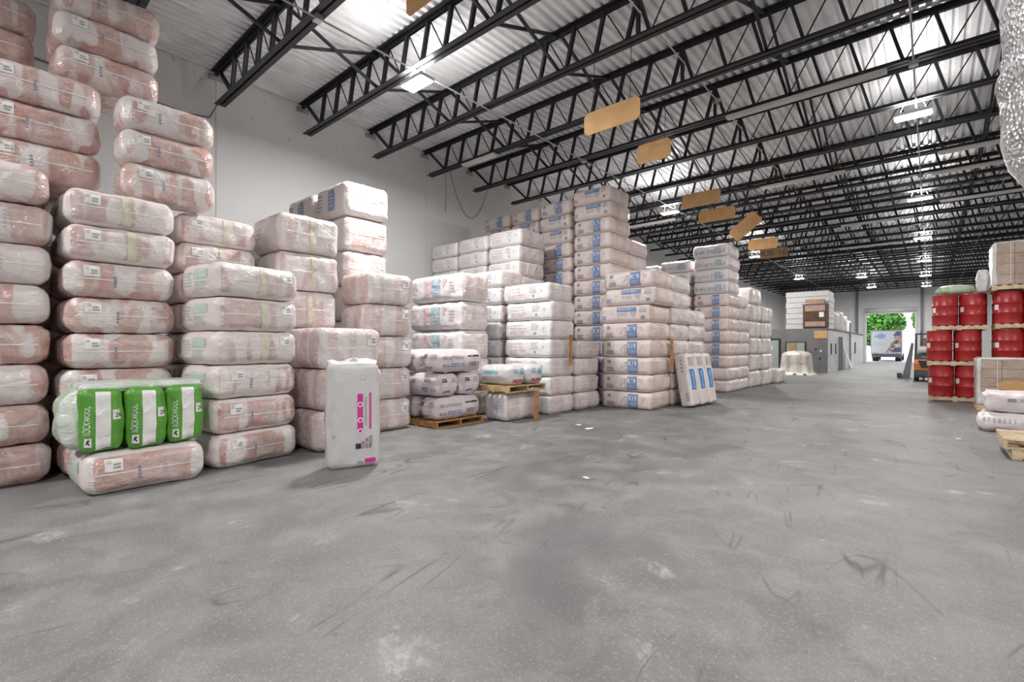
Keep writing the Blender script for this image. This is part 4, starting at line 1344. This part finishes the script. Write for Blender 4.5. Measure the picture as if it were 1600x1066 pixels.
for x in (-0.7, 0.0, 0.5):
    link('pallet_foot', MB().box(x, -1.0, 0.0, x + 0.15, -0.9, 0.08).mesh('pallet_foot', 'wood_dark'), t)

# ---------------------------------------------------------------- forklift and dock plate
t = thing('forklift', (-0.02, 28.9, 0), math.radians(0), 'orange and black forklift seen from behind beside the red drums', 'forklift')
def poly_prism(pts, x0, x1):
    n = len(pts)
    return MB().add([(x0, a, b) for a, b in pts] + [(x1, a, b) for a, b in pts], [tuple(range(n)), tuple(reversed(range(n, 2 * n)))] + [(i, i + n, (i + 1) % n + n, (i + 1) % n) for i in range(n)])
link('lower_weight', poly_prism([(-0.62, 0.18), (-0.66, 0.30), (-0.66, 0.52), (0.9, 0.52), (0.9, 0.18)], -0.56, 0.56).mesh('lower_weight', 'machine_grey'), t)
link('counterweight', poly_prism([(-0.66, 0.522), (-0.68, 0.80), (-0.60, 1.02), (0.2, 1.02), (0.2, 0.522)], -0.56, 0.56).mesh('counterweight', 'orange'), t)
link('grille', MB().add([(-0.30, -0.70, 0.62), (0.30, -0.70, 0.62), (0.42, -0.69, 0.94), (-0.42, -0.69, 0.94), (-0.30, -0.64, 0.62), (0.30, -0.64, 0.62), (0.42, -0.60, 0.94), (-0.42, -0.60, 0.94)],
     [(0, 1, 2, 3), (4, 7, 6, 5), (0, 4, 5, 1), (1, 5, 6, 2), (2, 6, 7, 3), (3, 7, 4, 0)]).mesh('grille', 'black'), t)
hd = link('hood', poly_prism([(-0.64, 1.022), (-0.64, 1.16), (-0.5, 1.24), (0.3, 1.24), (0.3, 1.022)], -0.55, 0.55).mesh('hood', 'machine_grey'), t)
vs, fs, wd = text2d('TOYOTA')
link('lettering', MB().add([(-0.30 + q[0] * 0.60 / wd, -0.645, 1.055 + q[1] * 0.075) for q in vs], fs).mesh('lettering', 'tank'), hd)
link('gas_bottle', MB().tube([(-0.42, -0.42, 1.42), (-0.38, -0.42, 1.42), (0.38, -0.42, 1.42), (0.42, -0.42, 1.42)], 0.17, 16).mesh('gas_bottle', 'tank', True), t)
link('bottle_cradle', MB().box(-0.25, -0.55, 1.241, 0.25, -0.28, 1.27).mesh('bottle_cradle', 'black'), t)
link('seat', MB().box(-0.25, 0.0, 1.241, 0.25, 0.5, 1.36).box(-0.25, 0.0, 1.36, 0.25, 0.12, 1.95).mesh('seat', 'interior'), t)
for s in (-1, 1):
    link('guard_post', MB().bar((s * 0.52, -0.45, 1.1), (s * 0.50, -0.30, 2.12), 0.07, 0.07).mesh('guard_post', 'machine_grey'), t)
    link('guard_post', MB().bar((s * 0.52, 1.0, 0.5), (s * 0.50, 0.75, 2.12), 0.07, 0.07).mesh('guard_post', 'machine_grey'), t)
    link('wheel', MB().tube([(s * 0.40, -0.30, 0.25), (s * 0.565, -0.30, 0.25)], 0.25, 18).mesh('wheel', 'rubber'), t)
    link('wheel', MB().tube([(s * 0.40, 0.95, 0.30), (s * 0.58, 0.95, 0.30)], 0.30, 18).mesh('wheel', 'rubber'), t)
    link('mast_rail', MB().box(s * 0.32 - 0.05, 1.25, 0.08, s * 0.32 + 0.05, 1.42, 2.3).mesh('mast_rail', 'machine_mid'), t)
    link('fork', MB().box(s * 0.25 - 0.05, 1.45, 0.05, s * 0.25 + 0.05, 2.5, 0.09).box(s * 0.25 - 0.05, 1.43, 0.05, s * 0.25 + 0.05, 1.47, 0.7).mesh('fork', 'machine_mid'), t)
link('overhead_guard', MB().box(-0.54, -0.34, 2.12, 0.54, 0.82, 2.17).mesh('overhead_guard', 'machine_grey'), t)

t = thing('dock_plate', (-1.02, 30.3, 0), 0, 'grey sloping dock plate standing on edge left of the forklift', 'dock plate')
link('plate', MB().add([(-0.05, 0, 0.05), (0.25, 0, 0.05), (0.40, 0, 1.72), (0.30, 0, 1.78), (-0.05, 0.3, 0.05), (0.25, 0.3, 0.05), (0.40, 0.3, 1.72), (0.30, 0.3, 1.78)],
     [(0, 1, 2, 3), (7, 6, 5, 4), (0, 4, 5, 1), (1, 5, 6, 2), (2, 6, 7, 3), (3, 7, 4, 0)]).mesh('plate', 'machine_mid'), t)
link('foot', MB().box(-0.2, -0.1, 0, 0.35, 0.4, 0.049).mesh('foot', 'machine_mid'), t)
link('toe_block', MB().box(-0.24, -0.15, 0.05, -0.05, 0.2, 0.28).mesh('toe_block', 'machine_grey'), t)

# ---------------------------------------------------------------- outside the far door
link('ground_outside', MB().box(-40, YE + 0.3, -0.2, 40, 130, -0.02).mesh('ground_outside', 'asphalt'), kind='structure')
TX, TY = -3.5, 63.0
t = thing('box_truck', (TX, TY, 0), 0, 'white box truck with printed back doors parked outside the far door', 'truck')
link('cargo_box', MB().box(-1.3, 0, 0.80, 1.3, 6.0, 3.25).mesh('cargo_box', 'truck_white'), t)
for s in (-1, 1):
    dd = link('rear_door', MB().box(min(0.01 * s, 1.22 * s), -0.04, 0.90, max(0.01 * s, 1.22 * s), -0.002, 3.12).mesh('rear_door', 'truck_white'), t)
    link('door_bar', MB().tube([(s * 0.35, -0.06, 0.92), (s * 0.35, -0.06, 3.1)], 0.015, 6).mesh('door_bar', 'steel_grey'), dd)
ov = MB().add([(-0.42 + 0.34 * math.cos(2 * math.pi * k / 24), -0.075, 2.62 + 0.26 * math.sin(2 * math.pi * k / 24)) for k in range(24)], [tuple(range(24))])
link('oval_emblem', ov.mesh('oval_emblem', 'ink_r19'), t)
link('photo_print', MB().add([(0.0, -0.072, 0.95), (1.2, -0.072, 0.95), (1.2, -0.072, 3.1), (0.85, -0.072, 3.1), (0.62, -0.072, 2.3)], [(0, 1, 2, 3, 4)]).mesh('photo_print', 'truck_photo'), t)
link('navy_print', MB().add([(0.55, -0.078, 2.65), (1.2, -0.078, 2.65), (1.2, -0.078, 3.1), (0.85, -0.078, 3.1)], [(0, 1, 2, 3)]).mesh('navy_print', 'truck_navy'), t)
link('navy_print', MB().add([(0.45, -0.078, 0.98), (1.2, -0.078, 0.98), (1.2, -0.078, 1.45), (0.7, -0.078, 1.45)], [(0, 1, 2, 3)]).mesh('navy_print', 'truck_navy'), t)
mb = MB()
rr = random.Random(2)
for q in range(3):
    xx = -1.0
    while xx < 0.15 - 0.1 * q:
        w = rr.uniform(0.08, 0.2)
        mb.box(xx, -0.076, 1.95 - q * 0.14, xx + w, -0.073, 2.02 - q * 0.14)
        xx += w + 0.05
link('small_print', mb.mesh('small_print', 'ink_soft'), t)
link('bumper', MB().box(-1.2, -0.15, 0.45, 1.2, -0.02, 0.62).box(-0.9, -0.1, 0.62, -0.8, 0.0, 0.85).box(0.8, -0.1, 0.62, 0.9, 0.0, 0.85).mesh('bumper', 'truck_dark'), t)
link('underrun', MB().box(-1.22, 0.02, 0.62, 1.22, 0.5, 0.795).box(-1.2, 0.6, 0.35, -0.95, 0.9, 0.795).box(0.95, 0.6, 0.35, 1.2, 0.9, 0.795).mesh('underrun', 'truck_dark'), t)
for a_, b_ in (((-1.3, -0.02, 0.80), (-1.22, 0.0, 3.25)), ((1.22, -0.02, 0.80), (1.3, 0.0, 3.25)), ((-1.22, -0.02, 3.13), (1.22, 0.0, 3.25))):
    link('rear_frame', MB().box(*a_, *b_).mesh('rear_frame', 'machine_mid'), t)
vs, fs, wd = text2d('A')
link('lettering', MB().add([(-0.98 + q[0] * 0.2, -0.074, 2.5 + q[1] * 0.2) for q in vs], fs).mesh('lettering', 'truck_navy'), t)
link('chassis', MB().box(-0.5, 0.05, 0.5, 0.5, 8.0, 0.799).mesh('chassis', 'truck_dark'), t)
for s in (-1, 1):
    link('wheel', MB().tube([(s * 0.70, 1.3, 0.46), (s * 1.2, 1.3, 0.46)], 0.46, 18).mesh('wheel', 'rubber'), t)
    link('wheel', MB().tube([(s * 0.90, 7.2, 0.46), (s * 1.2, 7.2, 0.46)], 0.46, 18).mesh('wheel', 'rubber'), t)
link('cab', MB().box(-1.1, 6.1, 0.5, 1.1, 8.2, 2.4).mesh('cab', 'truck_white'), t)

def tree(x, y_, trunk, rx, rz_, zc, nleaf, seed, label):
    t = thing('tree', (x, y_, 0), 0, label, 'tree', 'trees outside the far door')
    link('trunk', MB().tube([(0, 0, -0.02), (0.1, 0, trunk), (0.0, 0.1, zc)], 0.22, 8).mesh('trunk', 'bark', True), t)
    rr = random.Random(seed)
    mb = MB()
    for k in range(nleaf):
        a, u, q = rr.uniform(0, 6.283), rr.uniform(-1, 1), rr.uniform(0.5, 1) ** 0.5
        s = math.sqrt(1 - u * u)
        c = Vector((rx * q * s * math.cos(a), rx * 0.8 * q * s * math.sin(a), zc + rz_ * q * u))
        d1 = Vector((rr.uniform(-1, 1), rr.uniform(-1, 1), rr.uniform(-1, 1))).normalized() * rr.uniform(0.18, 0.32)
        d2 = d1.cross(Vector((rr.uniform(-1, 1), rr.uniform(-1, 1), rr.uniform(-1, 1)))).normalized() * 0.16
        mb.add([c - d1, c + d2, c + d1, c - d2], [(0, 1, 2, 3)])
    f = link('foliage', mb.mesh('foliage', 'leaf'), t)
tree(-7.0, 80, 3.0, 4.6, 3.0, 4.6, 11000, 1, 'leafy green tree behind the truck, left of the two')
tree(0.9, 77, 3.0, 2.7, 2.8, 5.0, 5000, 2, 'leafy green tree behind the truck, right of the two')

# scraps on the floor
for i, (x, y_, s, lb) in enumerate(((-3.13, 4.96, 0.06, 'small white paper scrap alone in the middle of the floor'), (-5.35, 8.2, 0.09, 'white scrap on the floor before the raised pallet'), (-4.95, 7.95, 0.13, 'pale torn film scrap on the floor before the raised pallet'),
                                    (0.35, 11.2, 0.08, 'white scrap on the floor near the pinkish bags'))):
    rr = random.Random(i)
    n = 7
    pts = [(s * rr.uniform(0.5, 1) * math.cos(2 * math.pi * k / n), 0.6 * s * rr.uniform(0.5, 1) * math.sin(2 * math.pi * k / n)) for k in range(n)]
    mb = MB().add([(a, b, 0.004 + 0.01 * rr.random()) for a, b in pts] + [(a * 0.95, b * 0.95, 0.001) for a, b in pts], [tuple(range(n)), tuple(reversed(range(n, 2 * n)))] + [(k + n, (k + 1) % n + n, (k + 1) % n, k) for k in range(n)])
    link('paper_scrap', mb.mesh('paper_scrap', 'paper'), None, (x, y_, 0), 0.7 * i, lb, 'scrap', 'scraps on the floor')
